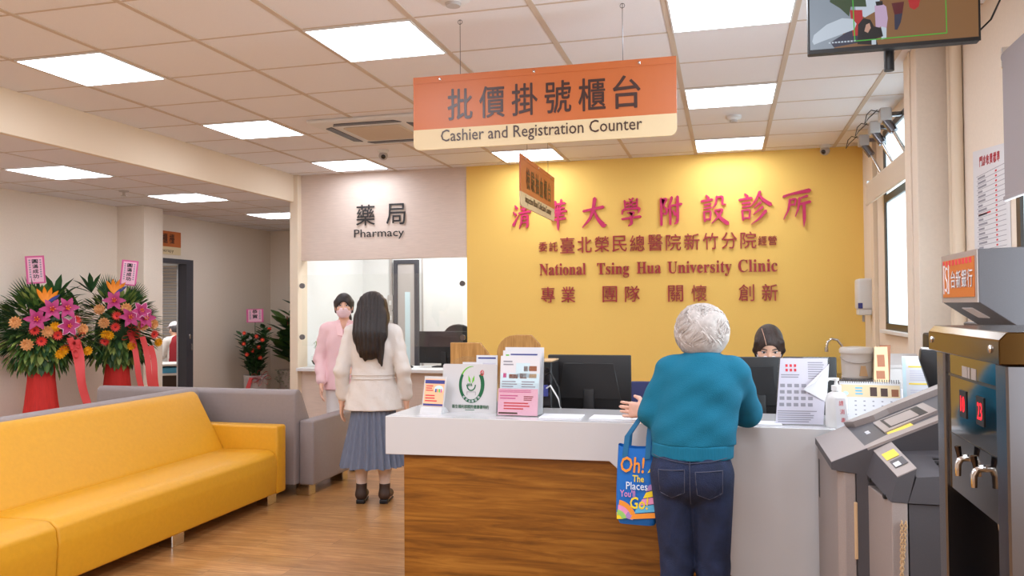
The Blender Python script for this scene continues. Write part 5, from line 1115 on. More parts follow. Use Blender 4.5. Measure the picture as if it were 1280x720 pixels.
def daisy(t, name, c, n, r, mt, mid):
    n, a, b = basis(n); m = MB().mat(0)
    for rr in (1.0, 0.7):
        for q_ in range(14):
            q = q_*2*PI/14+rr; d = (math.cos(q)*a+math.sin(q)*b)+n*(0.18/rr); d /= np.linalg.norm(d); s = np.cross(n, d); s /= np.linalg.norm(s); petal(m, V3(c)+n*(1-rr)*0.01, d, s, r*rr, r*0.14, 0.1, 2)
    m.mat(1); m.ell(tuple(V3(c)+n*0.008), (r*0.22, r*0.22, r*0.22), 8, 5); m.build(name, [mt, mid], t, 60, None, False)
def palm_fan(t, c, ang, L, n=15, spread=1.5, mt='leafd'):
    m = MB(); c = V3(c)
    for k in range(n):
        a = ang+spread*(k/(n-1)-0.5); d = V3((math.cos(a), -0.10+0.12*math.sin(k*1.7), math.sin(a))); l = L*(0.72+0.28*math.cos((k/(n-1)-0.5)*2.4)); s = V3((-math.sin(a), 0, math.cos(a)))*L*0.026
        p1 = c+d*l*0.6; p2 = c+d*l+V3((0, -0.02, -0.03*L)); m.add([c, p1-s, p2, p1+s, p1+V3((0, -0.008, 0))], [(0, 1, 4), (0, 4, 3), (1, 2, 4), (4, 2, 3)])
    m.build('palm_leaf', mt, t, None, None, False)
def blade(m, p, d, L, w, up=V3((0, 0, 1.0))):
    d = V3(d)/np.linalg.norm(d); s = np.cross(d, up); s = s/(np.linalg.norm(s)+1e-6); nrm = np.cross(s, d)
    p = V3(p); a = p+d*L*0.35; b = p+d*L*0.72-nrm*L*0.05; e = p+d*L-nrm*L*0.15
    m.add([p, a-s*w, b-s*w*0.8, e, b+s*w*0.8, a+s*w, a-nrm*w*0.2, b-nrm*w*0.2], [(0, 1, 6), (0, 6, 5), (1, 2, 7, 6), (6, 7, 4, 5), (2, 3, 7), (7, 3, 4)])
def card(t, name, c, w, h, rz, chars, ang):
    Rr = (math.cos(ang), 0, math.sin(ang)); Ur = (-math.sin(ang), 0, math.cos(ang)); m = MB().mat(0); m.rect(-w/2, w/2, 0, h, c, Rr, Ur, -0.002, 0.002); m.mat(1); m.rect(-w*0.40, w*0.40, h*0.05, h*0.94, c, Rr, Ur, 0.002, 0.003)
    m.mat(2); n = len(chars)
    for k, ch in enumerate(chars): m.text(ch, 0.0, h*0.80-k*h*0.72/n, w*0.30, h*0.70/n*0.82, c, Rr, Ur, 0.003, 0.001, 0.03)
    m.mat(3)
    for sx_ in (-0.28, 0.28):
        for k in range(8): m.rect(sx_*w-w*0.05, sx_*w+w*0.05, h*0.82-k*h*0.085, h*0.87-k*h*0.085, c, Rr, Ur, 0.003, 0.0035)
    return m.build(name, ['pinkd', 'pinkp', 'ink', 'greyp'], t, None, None, False)
def stand(label, loc, rz, sc, items, card_ang, card_x, ribbons, z0=1.36):
    t = thing('flower_stand', label, 'flower stand', loc, rz, 'congratulation flower stands')
    m = MB(); n = 20; prof = [(0.24, 0.0), (0.185, 0.30), (0.145, 0.60), (0.125, 0.80), (0.12, 0.98)]; vs = []; fs = []
    for (r_, z) in prof:
        for j in range(n*2):
            a = 2*PI*j/(n*2); q = r_*(1+0.05*math.cos(a*9)*(1.1-z)); vs.append((q*math.cos(a), q*math.sin(a)*0.8, z))
    k = n*2
    for i in range(len(prof)-1):
        for j in range(k): fs.append((i*k+j, i*k+(j+1) % k, (i+1)*k+(j+1) % k, (i+1)*k+j))
    fs.append(tuple((len(prof)-1)*k+j for j in range(k))); m.add(vs, fs); m.build('drape', 'redcloth', t, 60)
    m = MB(); c0 = V3((0, 0.02, z0-0.08))
    m.mat(0); m.ell((0, 0.05, z0-0.10), (0.22, 0.14, 0.26), 12, 8)
    for k in range(900):
        a = random.uniform(0, 2*PI); rr = math.sqrt(random.uniform(0.02, 1)); x = 0.43*rr*math.cos(a); zz = 0.43*rr*math.sin(a); y = -0.22*math.sqrt(max(0, 1-rr*rr))+random.uniform(-0.02, 0.06)
        d = V3((math.cos(a)*(0.3+rr), -0.9*(1.1-rr)-0.1, math.sin(a)*(0.3+rr)-0.15)); m.mat(random.choice((0, 0, 1, 1, 2))); blade(m, c0+V3((x*0.88, y, zz*0.88)), d, random.uniform(0.07, 0.15), random.uniform(0.014, 0.032))
    m.build('foliage', ['leafd', 'leaf', 'leafl'], t, None, None, False)
    for it in items:
        k, px_, py_ = it[:3]; x = px_*sc; z = z0+py_*sc; rr = min(1, math.hypot(x/0.46, (z-z0)/0.48)); y = -0.25*math.sqrt(max(0.05, 1-rr*rr))-0.06; n_ = (x*1.2, -0.9, (z-z0)*0.9+0.1)
        if k == 'L': lily(t, (x, y-0.03, z), n_, 0.118)
        elif k == 'l': lily(t, (x, y-0.03, z), n_, 0.105, True)
        elif k == 'C': pompon(t, 'carnation', (x, y, z), n_, 0.062, 'carn')
        elif k == 'R': daisy(t, 'gerbera', (x, y-0.02, z), n_, 0.058, 'redfl', 'darkred')
        elif k == 'Y': pompon(t, 'marigold', (x, y, z), n_, 0.052, 'yelfl')
        elif k == 'B':
            m = MB().mat(0)
            for q in (-0.5, -0.1, 0.3, 0.7): petal(m, (x, y+0.04, z-0.07), (math.sin(q), -0.2, math.cos(q)), (math.cos(q), 0, -math.sin(q)), 0.16, 0.022, 0.2)
            m.mat(1); petal(m, (x, y+0.03, z-0.07), (0.75, -0.2, 0.55), (0.5, 0, -0.8), 0.15, 0.018, 0.1); m.mat(2); m.tube([(x, 0.05, z-0.3), (x, y+0.04, z-0.07)], 0.008, 6); m.build('bird_of_paradise', ['orgfl', 'navyp', 'leaf'], t, 60, None, False)
        elif k == 'P': palm_fan(t, (x*0.55, 0.03, z0+(z-z0)*0.55), it[3], it[4], 15, it[5] if len(it) > 5 else 1.4)
        elif k == 'D':
            m = MB()
            for q in range(5): blade(m, (x, 0.02, z), (math.cos(it[3]+q*0.35-0.7), -0.3, math.sin(it[3]+q*0.35-0.7)), it[4], it[4]*0.13)
            m.build('broad_leaf', 'leafd', t, None, None, False)
        elif k == 'K':
            for q in range(9):
                a = q*2*PI/9; m = MB(); ce = V3((x+0.055*math.cos(a)*(q % 2+0.5), y-0.05, z+0.075*math.sin(a)*(q % 2+0.5))); pts = [ce+V3((0.038*math.cos(b_)*math.cos(a)-0.02*math.sin(b_)*math.sin(a), -0.02*math.cos(b_*2), 0.038*math.cos(b_)*math.sin(a)+0.02*math.sin(b_)*math.cos(a))) for b_ in [w_*PI/6 for w_ in range(13)]]
                vs = []; fs = []
                for p in pts: vs += [p+V3((0, -0.028, 0.006)), p+V3((0, 0.028, -0.006))]
                for i in range(12): fs.append((2*i, 2*i+1, 2*i+3, 2*i+2))
                m.add(vs, fs); m.build('bow_loop', 'ribbon', t, 60, None, False)
    for (x0, z_0, x1, z_1) in ribbons:
        m = MB(); vs = []; fs = []
        for i in range(13):
            f = i/12; x = x0+(x1-x0)*f+0.012*math.sin(f*7); z = z_0+(z_1-z_0)*f; y = -0.30+0.05*f+0.012*math.sin(f*9); vs += [(x-0.028, y, z), (x+0.028, y-0.008*math.sin(f*5), z+0.01)]
        for i in range(12): fs.append((2*i, 2*i+1, 2*i+3, 2*i+2))
        m.add(vs, fs); m.build('ribbon', 'ribbon', t, 60, None, False)
    cd_ = card(t, 'greeting_card', (card_x, -0.02, z0+0.40), 0.165, 0.275, 0, '圓滿成功', card_ang); m = MB(); m.tube([(card_x*0.7, 0.04, z0+0.1), (card_x, -0.012, z0+0.42)], 0.004, 6); m.build('card_stick', 'leafd', t, 60)
    return t
def crop(items, cx, cy): return [(i[0], i[1]/3.6-cx, cy-(i[2]/3.6+330))+tuple(i[3:]) for i in items]
B1 = [('P', 120, 150, 2.0, 0.36, 1.1), ('P', 40, 250, 2.9, 0.34, 1.3), ('P', 60, 330, 3.5, 0.28, 1.0), ('D', 215, 170, 1.1, 0.30), ('D', 330, 340, -0.3, 0.25), ('B', 178, 150), ('L', 145, 250), ('L', 200, 210), ('L', 255, 205), ('l', 262, 280), ('C', 68, 262), ('C', 185, 302), ('C', 110, 355), ('C', 315, 295), ('R', 162, 342), ('R', 137, 295), ('R', 222, 318), ('R', 290, 255), ('Y', 245, 385), ('Y', 212, 282), ('Y', 338, 392), ('Y', 232, 400), ('K', 285, 355)]
stand('left flower stand on a red drape with pink lilies, beside the left wall', (-6.60, 6.63, 0), PI/4, 0.0081, crop(B1, 45, 405), 0.07, -0.045, [(0.24, 1.22, 0.42, 0.45), (0.30, 1.2, 0.40, 0.55)])
B2 = [('P', 425, 110, 1.75, 0.33, 1.0), ('P', 545, 135, 1.0, 0.30, 1.1), ('P', 605, 225, 0.35, 0.25, 1.2), ('D', 320, 230, 2.6, 0.34), ('D', 310, 290, 3.2, 0.30), ('D', 370, 140, 2.0, 0.24), ('B', 455, 118), ('L', 450, 180), ('L', 510, 250), ('l', 555, 222), ('L', 570, 255), ('C', 395, 215), ('C', 412, 272), ('C', 497, 210), ('C', 562, 285), ('C', 605, 280), ('R', 460, 242), ('R', 455, 290), ('R', 415, 350), ('R', 610, 325), ('Y', 418, 322), ('Y', 432, 325), ('Y', 632, 362), ('Y', 520, 372), ('K', 525, 320), ('D', 575, 420, -0.9, 0.12)]
stand('right flower stand on a red drape, beside the square pillar', (-6.42, 7.46, 0), PI/4, 0.0088, crop(B2, 131, 405), -0.10, 0.10, [(0.10, 1.25, 0.26, 0.5), (0.22, 1.2, 0.36, 0.45), (0.30, 1.1, 0.40, 0.5)])

# ------------------------------------------------------------------ potted plants by the far wall
t = thing('potted_plant', 'tall marbled pot with red blooms and a red bow by the far wall', 'plant', (-6.52, 10.30, 0), 0.5)
m = MB(); m.lathe([(0.145, 0.0), (0.165, 0.55), (0.15, 0.55), (0.14, 0.50), (0.02, 0.50)], n=24); m.build('pot', 'marble', t, 40)
for k in range(9):
    a = k*2*PI/9; m = MB(); r1 = 0.06 if k % 2 else 0.03; top = V3((0.20*math.cos(a)*(0.5+0.5*(k % 3)/2), 0.18*math.sin(a), random.uniform(0.85, 1.22))); m.tube([(r1*math.cos(a), r1*math.sin(a), 0.5), tuple(top*V3((0.7, 0.7, 0.8))), tuple(top)], [0.014, 0.012, 0.008], 6)
    for q in range(26):
        f = 0.15+0.85*q/25; p = V3((r1*math.cos(a), r1*math.sin(a), 0.5))*(1-f)+top*f; b_ = q*2.4+k; blade(m, p, (math.cos(b_), math.sin(b_), 0.7), 0.15, 0.034)
    m.build('leafy_stem', 'leafd', t, None, None, False)
for k in range(9):
    a = k*2.3; m = MB(); c = V3((0.22*math.cos(a)*((k % 3)+1)/3, -0.16-0.04*(k % 2), 0.80+0.05*k)); daisy(t, 'bloom', c, (0.2*math.cos(a), -1, 0.3), 0.035, 'redfl', 'orgfl')
for k in range(7):
    a = k*2*PI/7; m = MB(); ce = V3((0.09+0.09*math.cos(a), -0.20, 0.52+0.06*math.sin(a))); pts = [ce+V3((0.05*math.cos(b_)*math.cos(a)-0.028*math.sin(b_)*math.sin(a), -0.02*math.cos(b_*2), 0.05*math.cos(b_)*math.sin(a)+0.028*math.sin(b_)*math.cos(a))) for b_ in [w_*PI/6 for w_ in range(13)]]
    vs = []; fs = []
    for p in pts: vs += [p+V3((0, -0.03, 0.006)), p+V3((0, 0.03, -0.006))]
    for i in range(12): fs.append((2*i, 2*i+1, 2*i+3, 2*i+2))
    m.add(vs, fs); m.build('bow_loop', 'ribbon', t, 60, None, False)
m = MB(); m.slab([(-0.13, 0.35), (-0.07, 0.34), (-0.02, 0.52), (-0.07, 0.53)], (0, -0.17, 0), FX, UZ, 0, 0.004); m.build('bow_tail', 'ribbon', t)
card(t, 'greeting_card', (0.0, -0.06, 1.30), 0.23, 0.19, 0, '恭賀', 0.02); m = MB(); m.tube([(0, -0.05, 0.55), (0, -0.055, 1.32)], 0.005, 6); m.build('card_stick', 'leafd', t, 60)
t = thing('potted_plant', 'broad leaved fig plant in a beige pot behind the pharmacy post', 'plant', (-6.28, 10.95, 0), 0.5)
m = MB(); m.lathe([(0.17, 0.0), (0.23, 0.58), (0.215, 0.58), (0.20, 0.52), (0.02, 0.52)], n=24); m.build('pot', 'ppot', t, 40)
m = MB()
for (x, y, z) in ((-0.10, 0, 1.38), (0.10, 0.05, 1.75), (0.02, -0.08, 1.1)): m.tube([(x*0.2, y*0.2, 0.52), (x*0.6, y*0.5, z*0.7), (x, y, z)], [0.018, 0.014, 0.008], 7)
m.build('stem', 'brownp', t, 60)
m = MB()
for (x, y, z) in ((-0.12, 0, 1.30), (0.14, 0.05, 1.62), (0.02, -0.10, 1.05), (0.06, 0.02, 1.40), (-0.16, -0.06, 0.95)):
    for q in range(14):
        f = 0.40+0.60*q/13; p = V3((x*f, y*f, 0.52+(z-0.52)*f)); b_ = q*2.4+x*30; m.mat(q % 2); blade(m, p, (math.cos(b_), math.sin(b_), 0.25+f*0.6), 0.34, 0.10)
m.build('foliage', ['leafd', 'leaf'], t, None, None, False)
m = MB()
for k in range(14):
    a = -PI*0.95+k*PI*0.9/13; x = 0.225*math.cos(a); y = 0.225*math.sin(a); l = random.uniform(0.15, 0.45)
    for q in range(9): f = q/8; blade(m, (x*1.05+0.01*math.sin(q*2), y*1.05, 0.58-l*f), (math.cos(a+q), math.sin(a+q)-0.4, 0.1), 0.05, 0.016)
m.build('trailing_ivy', 'leaf', t, None, None, False)

# ------------------------------------------------------------------ seen through the doorway
t = thing('window_blind', 'pale slatted blind in the room behind the doorway', 'blind', (-9.6, 12.94, 0.9))
for k in range(44): m = MB(); m.add([(-0.9, 0, 0.032*k), (2.1, 0, 0.032*k), (2.1, -0.022, 0.032*k+0.018), (-0.9, -0.022, 0.032*k+0.018)], [(0, 1, 2, 3)]); m.build('slat', 'blindw' if k % 2 else 'lgrey', t, None, None, False)
t = thing('treatment_desk', 'dark fronted desk with white shelves in the room behind the doorway', 'desk', (-8.10, 10.50, -0.0), 0.6)
m = MB(); m.rbox(-0.55, 0.55, -0.25, 0.25, 0.0, 0.52, 0.004, 1); m.build('front', 'asphalt', t)
m = MB(); m.rbox(-0.58, 0.58, -0.28, 0.28, 0.52, 0.55, 0.004, 1); m.build('lower_shelf', 'whitem', t)
m = MB(); m.rbox(-0.50, 0.50, -0.2, 0.2, 0.55, 0.63, 0.01, 1); m.build('folders', 'baglb', t)
m = MB(); m.rbox(-0.58, 0.58, -0.28, 0.28, 0.66, 0.69, 0.004, 1); m.build('upper_shelf', 'whitem', t)
for x in (-0.57, 0.54): m = MB(); m.rbox(x, x+0.03, -0.27, 0.27, 0.55, 0.66, 0.002, 1); m.build('side', 'whitem', t)

# ------------------------------------------------------------------ people
def sphere_part(name, c, r, m_, parent, rot=None):
    m = MB(); m.ell(c, r, 14, 8, rot); return m.build(name, m_, parent, 60)
def ring_on(vs, z, dz=0.008, n=72, grow=0.001):
    sel = vs[np.abs(vs[:, 2]-z) < dz]; c = sel[:, :2].mean(0); d = sel[:, :2]-c; a = np.arctan2(d[:, 1], d[:, 0]); r = np.hypot(d[:, 0], d[:, 1]); pts = []
    for k in range(n):
        q = -PI+2*PI*(k+0.5)/n; w = np.abs((a-q+PI) % (2*PI)-PI) < 2*PI/n
        if w.any(): rr = r[w].max()+grow; pts.append((c[0]+rr*math.cos(q), c[1]+rr*math.sin(q), z))
    return pts+[pts[0]]
def head_prims(S, c, rot=None, nose=True):
    """head looking along +Y, centre c (middle of the skull), bowed by rot = angle about X"""
    c = V3(c); R = Matrix.Rotation(rot or 0.0, 3, 'X')
    def P(x, y, z): return tuple(c+V3(R @ Vector((x, y, z))))
    e = (rot, 0, 0) if rot else None
    S.ell(P(0, 0.0, 0.015), (0.073, 0.093, 0.100), 0.02, e); S.ell(P(0, 0.032, -0.045), (0.056, 0.062, 0.062), 0.03, e); S.ell(P(0, 0.062, -0.088), (0.024, 0.022, 0.018), 0.03, e)
    if nose: S.cone(P(0, 0.090, 0.0), P(0, 0.108, -0.028), 0.008, 0.0125, 0.012)
    for s in (-1, 1):
        S.ell(P(s*0.074, -0.002, -0.012), (0.010, 0.020, 0.031), 0.006, e); S.ell(P(s*0.038, 0.070, -0.028), (0.022, 0.018, 0.022), 0.02, e)
        S.ell(P(s*0.031, 0.093, 0.004), (0.017, 0.010, 0.010), 0.004, e, True)
    return P
def face_parts(P, parent, mouth=True, e=None):
    for s in (-1, 1):
        sphere_part('eye', P(s*0.031, 0.0815, 0.004), (0.0135, 0.009, 0.0075), 'paper', parent, e); sphere_part('iris', P(s*0.031, 0.0885, 0.004), (0.006, 0.004, 0.006), 'hair', parent, e)
        m = MB(); m.tube([P(s*0.014, 0.091, 0.022), P(s*0.032, 0.089, 0.028), P(s*0.050, 0.078, 0.022)], [0.0025, 0.003, 0.0015], 6); m.build('eyebrow', 'hair', parent, 60)
        m = MB(); m.tube([P(s*0.017, 0.0895, 0.008), P(s*0.031, 0.0915, 0.0125), P(s*0.046, 0.082, 0.007)], [0.0015, 0.0022, 0.0012], 6); m.build('eyelid', 'hair', parent, 60)
    if mouth: m = MB(); m.tube([P(-0.022, 0.083, -0.062), P(0, 0.093, -0.060), P(0.022, 0.083, -0.062)], [0.002, 0.005, 0.002], 8); m.build('mouth', 'lily', parent, 60)
def mask(P, parent, m_, lo, hi, rot=None):
    S = SDF(lo, hi, 0.004); e = (rot, 0, 0) if rot else None
    S.ell(P(0, 0.040, -0.052), (0.066, 0.067, 0.066), 0.01, e); S.ell(P(0, 0.095, -0.030), (0.018, 0.020, 0.022), 0.03, e)
    n = V3(P(0, 0, 1))-V3(P(0, 0, 0)); f = V3(P(0, 1, 0))-V3(P(0, 0, 0))
    S.cut_plane(P(0, 0, -0.016), n); S.cut_plane(P(0, 0, -0.108), -n); S.cut_plane(P(0, 0.038, 0), -f); S.build('face_mask', m_, parent)
    for s in (-1, 1): m = MB(); m.tube([P(s*0.062, 0.045, -0.028), P(s*0.074, 0.015, -0.005), P(s*0.080, -0.008, 0.012), P(s*0.078, -0.010, -0.03), P(s*0.060, 0.042, -0.075)], 0.0016, 5); m.build('ear_loop', m_, parent, 60)
    m = MB()
    for k in range(3): z = -0.045-0.018*k; m.tube([P(x, 0.040+0.069*math.sqrt(max(0, 1-(x/0.067)**2-((z+0.052)/0.067)**2)), z) for x in [-0.05+0.01*i for i in range(11)]], 0.0012, 4)
    m.build('pleat', m_, parent, 60)
def body_prims(S, P=None, legs=True, hipw=0.083, arms=()):
    S.ell((0, 0, 0.93), (0.145, 0.098, 0.13), 0.03); S.ell((0, 0, 1.18), (0.135, 0.090, 0.20), 0.04); S.cone((-0.14, 0, 1.315), (0.14, 0, 1.315), 0.045, 0.045, 0.04); S.cone((0, -0.012, 1.30), (0, 0.005, 1.45), 0.047, 0.045, 0.03)
    if legs:
        for s in (-1, 1): S.chain([(s*hipw, 0, 0.88), (s*0.088, 0.012, 0.47), (s*0.090, -0.015, 0.27), (s*0.09, -0.012, 0.08)], [0.080, 0.049, 0.048, 0.032], 0.02); S.cone((s*0.09, -0.01, 0.045), (s*0.097, 0.12, 0.03), 0.036, 0.028, 0.02)
    for (sh, el, wr, hd, hn, th, cu) in arms:
        S.chain([sh, el, wr], [0.043, 0.036, 0.025], 0.02); hand(S, V3(wr)+V3(hd)/np.linalg.norm(hd)*0.012, hd, hn, th, 0.95, cu)
def shoe(name, parent, s, m_, x=0.09, toe=0.13, tall=0.15, heel=0.035):
    S = SDF((s*x-0.08, -0.12, -0.01), (s*x+0.08, 0.22, tall+0.05), 0.005)
    S.cone((s*x, -0.012, tall), (s*x, -0.022, 0.07), 0.042, 0.040, 0.02); S.cone((s*x, -0.03, 0.062), (s*x+s*0.008, toe, 0.044), 0.040, 0.034, 0.03); S.cut_below(0.014); S.cut_above(tall); S.build(name, m_, parent)
    m = MB(); m.rbox(s*x-0.032, s*x+0.032, -0.066, -0.012, 0.0, 0.032, 0.006, 2); m.prism([(s*x-0.034, -0.012), (s*x+0.034, -0.012), (s*x+s*0.008+0.034, toe), (s*x+s*0.008, toe+0.034), (s*x+s*0.008-0.034, toe)], 'z', 0.004, 0.018, 0.004, 1); m.build('shoe_sole', 'black', parent, 50)
LO, HI = (-0.42, -0.32, -0.01), (0.42, 0.55, 1.70)

# --- woman in the ivory jacket, seen from behind at the pharmacy
t = thing('person', 'standing woman seen from behind, long black hair, ivory jacket and grey blue skirt', 'person', (-2.655, 5.82, 0), 0.22)
S = SDF(LO, HI, 0.006); P = head_prims(S, (0, 0.012, 1.505))
body_prims(S, arms=[((-0.165, 0, 1.30), (-0.235, -0.03, 1.02), (-0.255, 0.035, 0.775), (-0.05, 0.12, -1), (1, 0.1, 0), -1, 0.35), ((0.165, 0, 1.30), (0.235, -0.03, 1.02), (0.25, 0.035, 0.775), (0.05, 0.12, -1), (-1, 0.1, 0), 1, 0.35)])
S.build('body', 'skin', t); face_parts(P, t)
for s in (-1, 1):
    S = SDF((s*0.09-0.1, -0.12, 0.12), (s*0.09+0.1, 0.12, 0.75), 0.006); S.chain([(s*0.083, 0, 0.72), (s*0.088, 0.012, 0.47), (s*0.090, -0.015, 0.27), (s*0.09, -0.012, 0.13)], [0.072, 0.053, 0.052, 0.037], 0.02); S.build('stocking', 'tights', t)
    shoe('ankle_boot', t, s, 'boot')
S = SDF((-0.42, -0.3, 0.66), (0.42, 0.3, 1.44), 0.006)
S.cone((-0.125, 0, 1.315), (0.125, 0, 1.315), 0.062, 0.062, 0.03); S.ell((0, -0.005, 1.20), (0.170, 0.118, 0.18), 0.04); S.cone((0, 0, 1.12), (0, 0, 0.97), 0.165, 0.158, 0.04, 0.70); S.cone((0, 0, 0.96), (0, 0, 0.66), 0.165, 0.245, 0.02, 0.70)
for s in (-1, 1): S.chain([(s*0.165, 0, 1.305), (s*0.238, -0.032, 1.02), (s*0.25, 0.03, 0.82)], [0.064, 0.056, 0.049], 0.025)
S.cone((0, -0.012, 1.34), (0, 0.0, 1.385), 0.072, 0.060, 0.02)
def wrk(vs):
    z = vs[:, 2]; a = np.arctan2(vs[:, 1], vs[:, 0]); w = 0.004*np.sin(a*7+z*9)*np.clip((1.0-z)/0.25, 0, 1)+0.0025*np.sin(z*70+vs[:, 0]*22)*(np.abs(vs[:, 0]) > 0.19)+0.002*np.sin(z*45+vs[:, 0]*40)
    n = np.hypot(vs[:, 0], vs[:, 1])+1e-6; vs = vs.copy(); vs[:, 0] += w*vs[:, 0]/n; vs[:, 1] += w*vs[:, 1]/n; return vs
S.cut_below(0.715); jk = S.build('jacket', 'coat', t, wrk)
S2 = SDF((-0.22, -0.25, 0.9), (0.22, 0.25, 1.05), 0.006); S2.cone((0, 0, 1.12), (0, 0, 0.97), 0.167, 0.1605, 0.04, 0.70); S2.cone((0, 0, 0.96), (0, 0, 0.80), 0.1675, 0.20, 0.02, 0.70)
vs, _ = S2.mesh()
for zz in (0.955, 0.985): m = MB(); m.tube(ring_on(vs, zz, 0.008, 48, 0.0015), 0.0035, 6, False); m.build('waist_seam', 'coat', jk, 60)
m = MB(); vs = []; fs = []; NZ = 14; NA = 168
for i in range(NZ+1):
    f = i/NZ; z = 0.96-0.675*f; r = 0.125+0.125*f**1.25; amp = 0.004+0.015*f
    for j in range(NA): a = 2*PI*j/NA; rr = r+amp*math.sin(a*26+0.7*math.sin(f*3+a*3))+0.006*f*math.sin(a*5+1); vs.append((rr*math.cos(a), rr*0.82*math.sin(a)+0.0, z+0.006*math.sin(a*13)*(i == NZ)))
for i in range(NZ):
    for j in range(NA): fs.append((i*NA+j, i*NA+(j+1) % NA, (i+1)*NA+(j+1) % NA, (i+1)*NA+j))
m.add(vs, fs); m.build('skirt', 'skirt', t, 70)
m = MB(); vs = [(x*0.95, y*0.95, z) for x, y, z in vs]; m.add(vs, fs); m.build('skirt_lining', 'skirtd', t, 70)
S = SDF((-0.25, -0.28, 1.0), (0.25, 0.2, 1.70), 0.005)
S.ell((0, 0.0, 1.528), (0.094, 0.112, 0.100), 0.02); S.chain([(0, -0.055, 1.50), (0, -0.085, 1.40), (0, -0.115, 1.30), (0, -0.130, 1.20)], [0.112, 0.125, 0.128, 0.098], 0.04, 0.50)
for (x0, x1, z1, r) in ((-0.07, -0.06, 1.13, 0.05), (-0.02, -0.03, 1.10, 0.05), (0.03, 0.02, 1.12, 0.05), (0.075, 0.095, 1.06, 0.042), (0.07, 0.075, 1.09, 0.04)): S.cone((x0, -0.128, 1.27), (x1, -0.142, z1), r, 0.010, 0.02, 0.6)
for s in (-1, 1): S.chain([(s*0.078, 0.0, 1.53), (s*0.096, -0.02, 1.42), (s*0.100, -0.05, 1.33)], [0.035, 0.034, 0.02], 0.03)
S.ell((0, 0.135, 1.475), (0.060, 0.085, 0.095), 0.01, None, True)
S.build('hair', 'hair', t, lambda v: v+np.stack([0.0022*np.sin(v[:, 0]*260+v[:, 2]*9), 0.003*np.sin(v[:, 0]*190+v[:, 2]*5), 0*v[:, 0]], 1))

# --- pharmacist in pink with a mask
t = thing('person', 'woman in a pale pink jacket and face mask, standing by the pharmacy ledge', 'person', (-3.47, 6.96, 0), -PI+0.42)
S = SDF(LO, HI, 0.006); P = head_prims(S, (0, 0.012, 1.515))
aL = ((-0.165, 0, 1.30), (-0.225, 0.0, 1.03), (-0.14, 0.19, 0.93), (0.5, 0.8, 0.0), (0.3, -0.2, -1), -1, 0.4); aR = ((0.165, 0, 1.30), (0.225, -0.01, 1.03), (0.20, 0.10, 0.80), (0.0, 0.35, -1), (-1, 0.1, 0), 1, 0.4)
body_prims(S, arms=[aL, aR]); S.build('body', 'skin', t); face_parts(P, t, False); mask(P, t, 'mask', (-0.12, -0.05, 1.36), (0.12, 0.16, 1.56))
S = SDF((-0.42, -0.3, 0.68), (0.42, 0.4, 1.44), 0.006)
S.cone((-0.125, 0, 1.312), (0.125, 0, 1.312), 0.060, 0.060, 0.03); S.ell((0, 0.005, 1.20), (0.165, 0.120, 0.18), 0.04); S.cone((0, 0, 1.12), (0, 0, 0.95), 0.158, 0.162, 0.04, 0.72); S.cone((0, 0, 0.95), (0, 0, 0.66), 0.165, 0.195, 0.02, 0.70)
for a in (aL, aR): S.chain([a[0], a[1], tuple(V3(a[1])*0.12+V3(a[2])*0.88)], [0.060, 0.052, 0.044], 0.025)
S.cone((0, -0.02, 1.33), (0, -0.015, 1.355), 0.068, 0.060, 0.02); S.cone((0, 0.07, 1.42), (0, 0.125, 1.23), 0.062, 0.012, 0.0, None, True); S.cut_below(0.74); jk = S.build('jacket', 'pink', t, wrk)
for s in (-1, 1): m = MB(); m.slab([(0, 0), (0.055*s, 0.012), (0.070*s, 0.10), (0.030*s, 0.135), (0.012*s, 0.08)], (0, 0.124, 1.235), (1, 0, 0), (0, -0.38, 0.92), -0.008, 0.008); m.build('lapel', 'pink', jk, 40)
for k in range(3): m = MB(); m.ell((0.006, 0.1265-0.004*k, 1.17-0.11*k), (0.007, 0.004, 0.007), 10, 6); m.build('button', 'pinkp', jk, 60)
S = SDF((-0.25, -0.2, 0.04), (0.25, 0.25, 1.0), 0.006); S.cone((0, 0, 0.92), (0, 0, 0.80), 0.15, 0.155, 0.03, 0.72)
for s in (-1, 1): S.chain([(s*0.083, 0, 0.86), (s*0.09, 0.012, 0.47), (s*0.092, -0.01, 0.07)], [0.088, 0.066, 0.060], 0.02); shoe('shoe', t, s, 'whitem', 0.09, 0.13, 0.07)
S.cut_below(0.05); S.build('trousers', 'trouser', t)
S = SDF((-0.2, -0.25, 1.15), (0.2, 0.2, 1.70), 0.005); S.ell((0, 0.004, 1.538), (0.086, 0.112, 0.101), 0.02); S.chain([(0, -0.10, 1.50), (-0.02, -0.125, 1.40), (-0.06, -0.115, 1.27)], [0.045, 0.042, 0.012], 0.03)
for s in (-1, 1): S.cone((s*0.072, 0.0, 1.55), (s*0.072, -0.03, 1.46), 0.022, 0.014, 0.02)
S.ell((0, 0.150, 1.470), (0.068, 0.092, 0.096), 0.01, None, True); S.build('hair', 'hair', t)

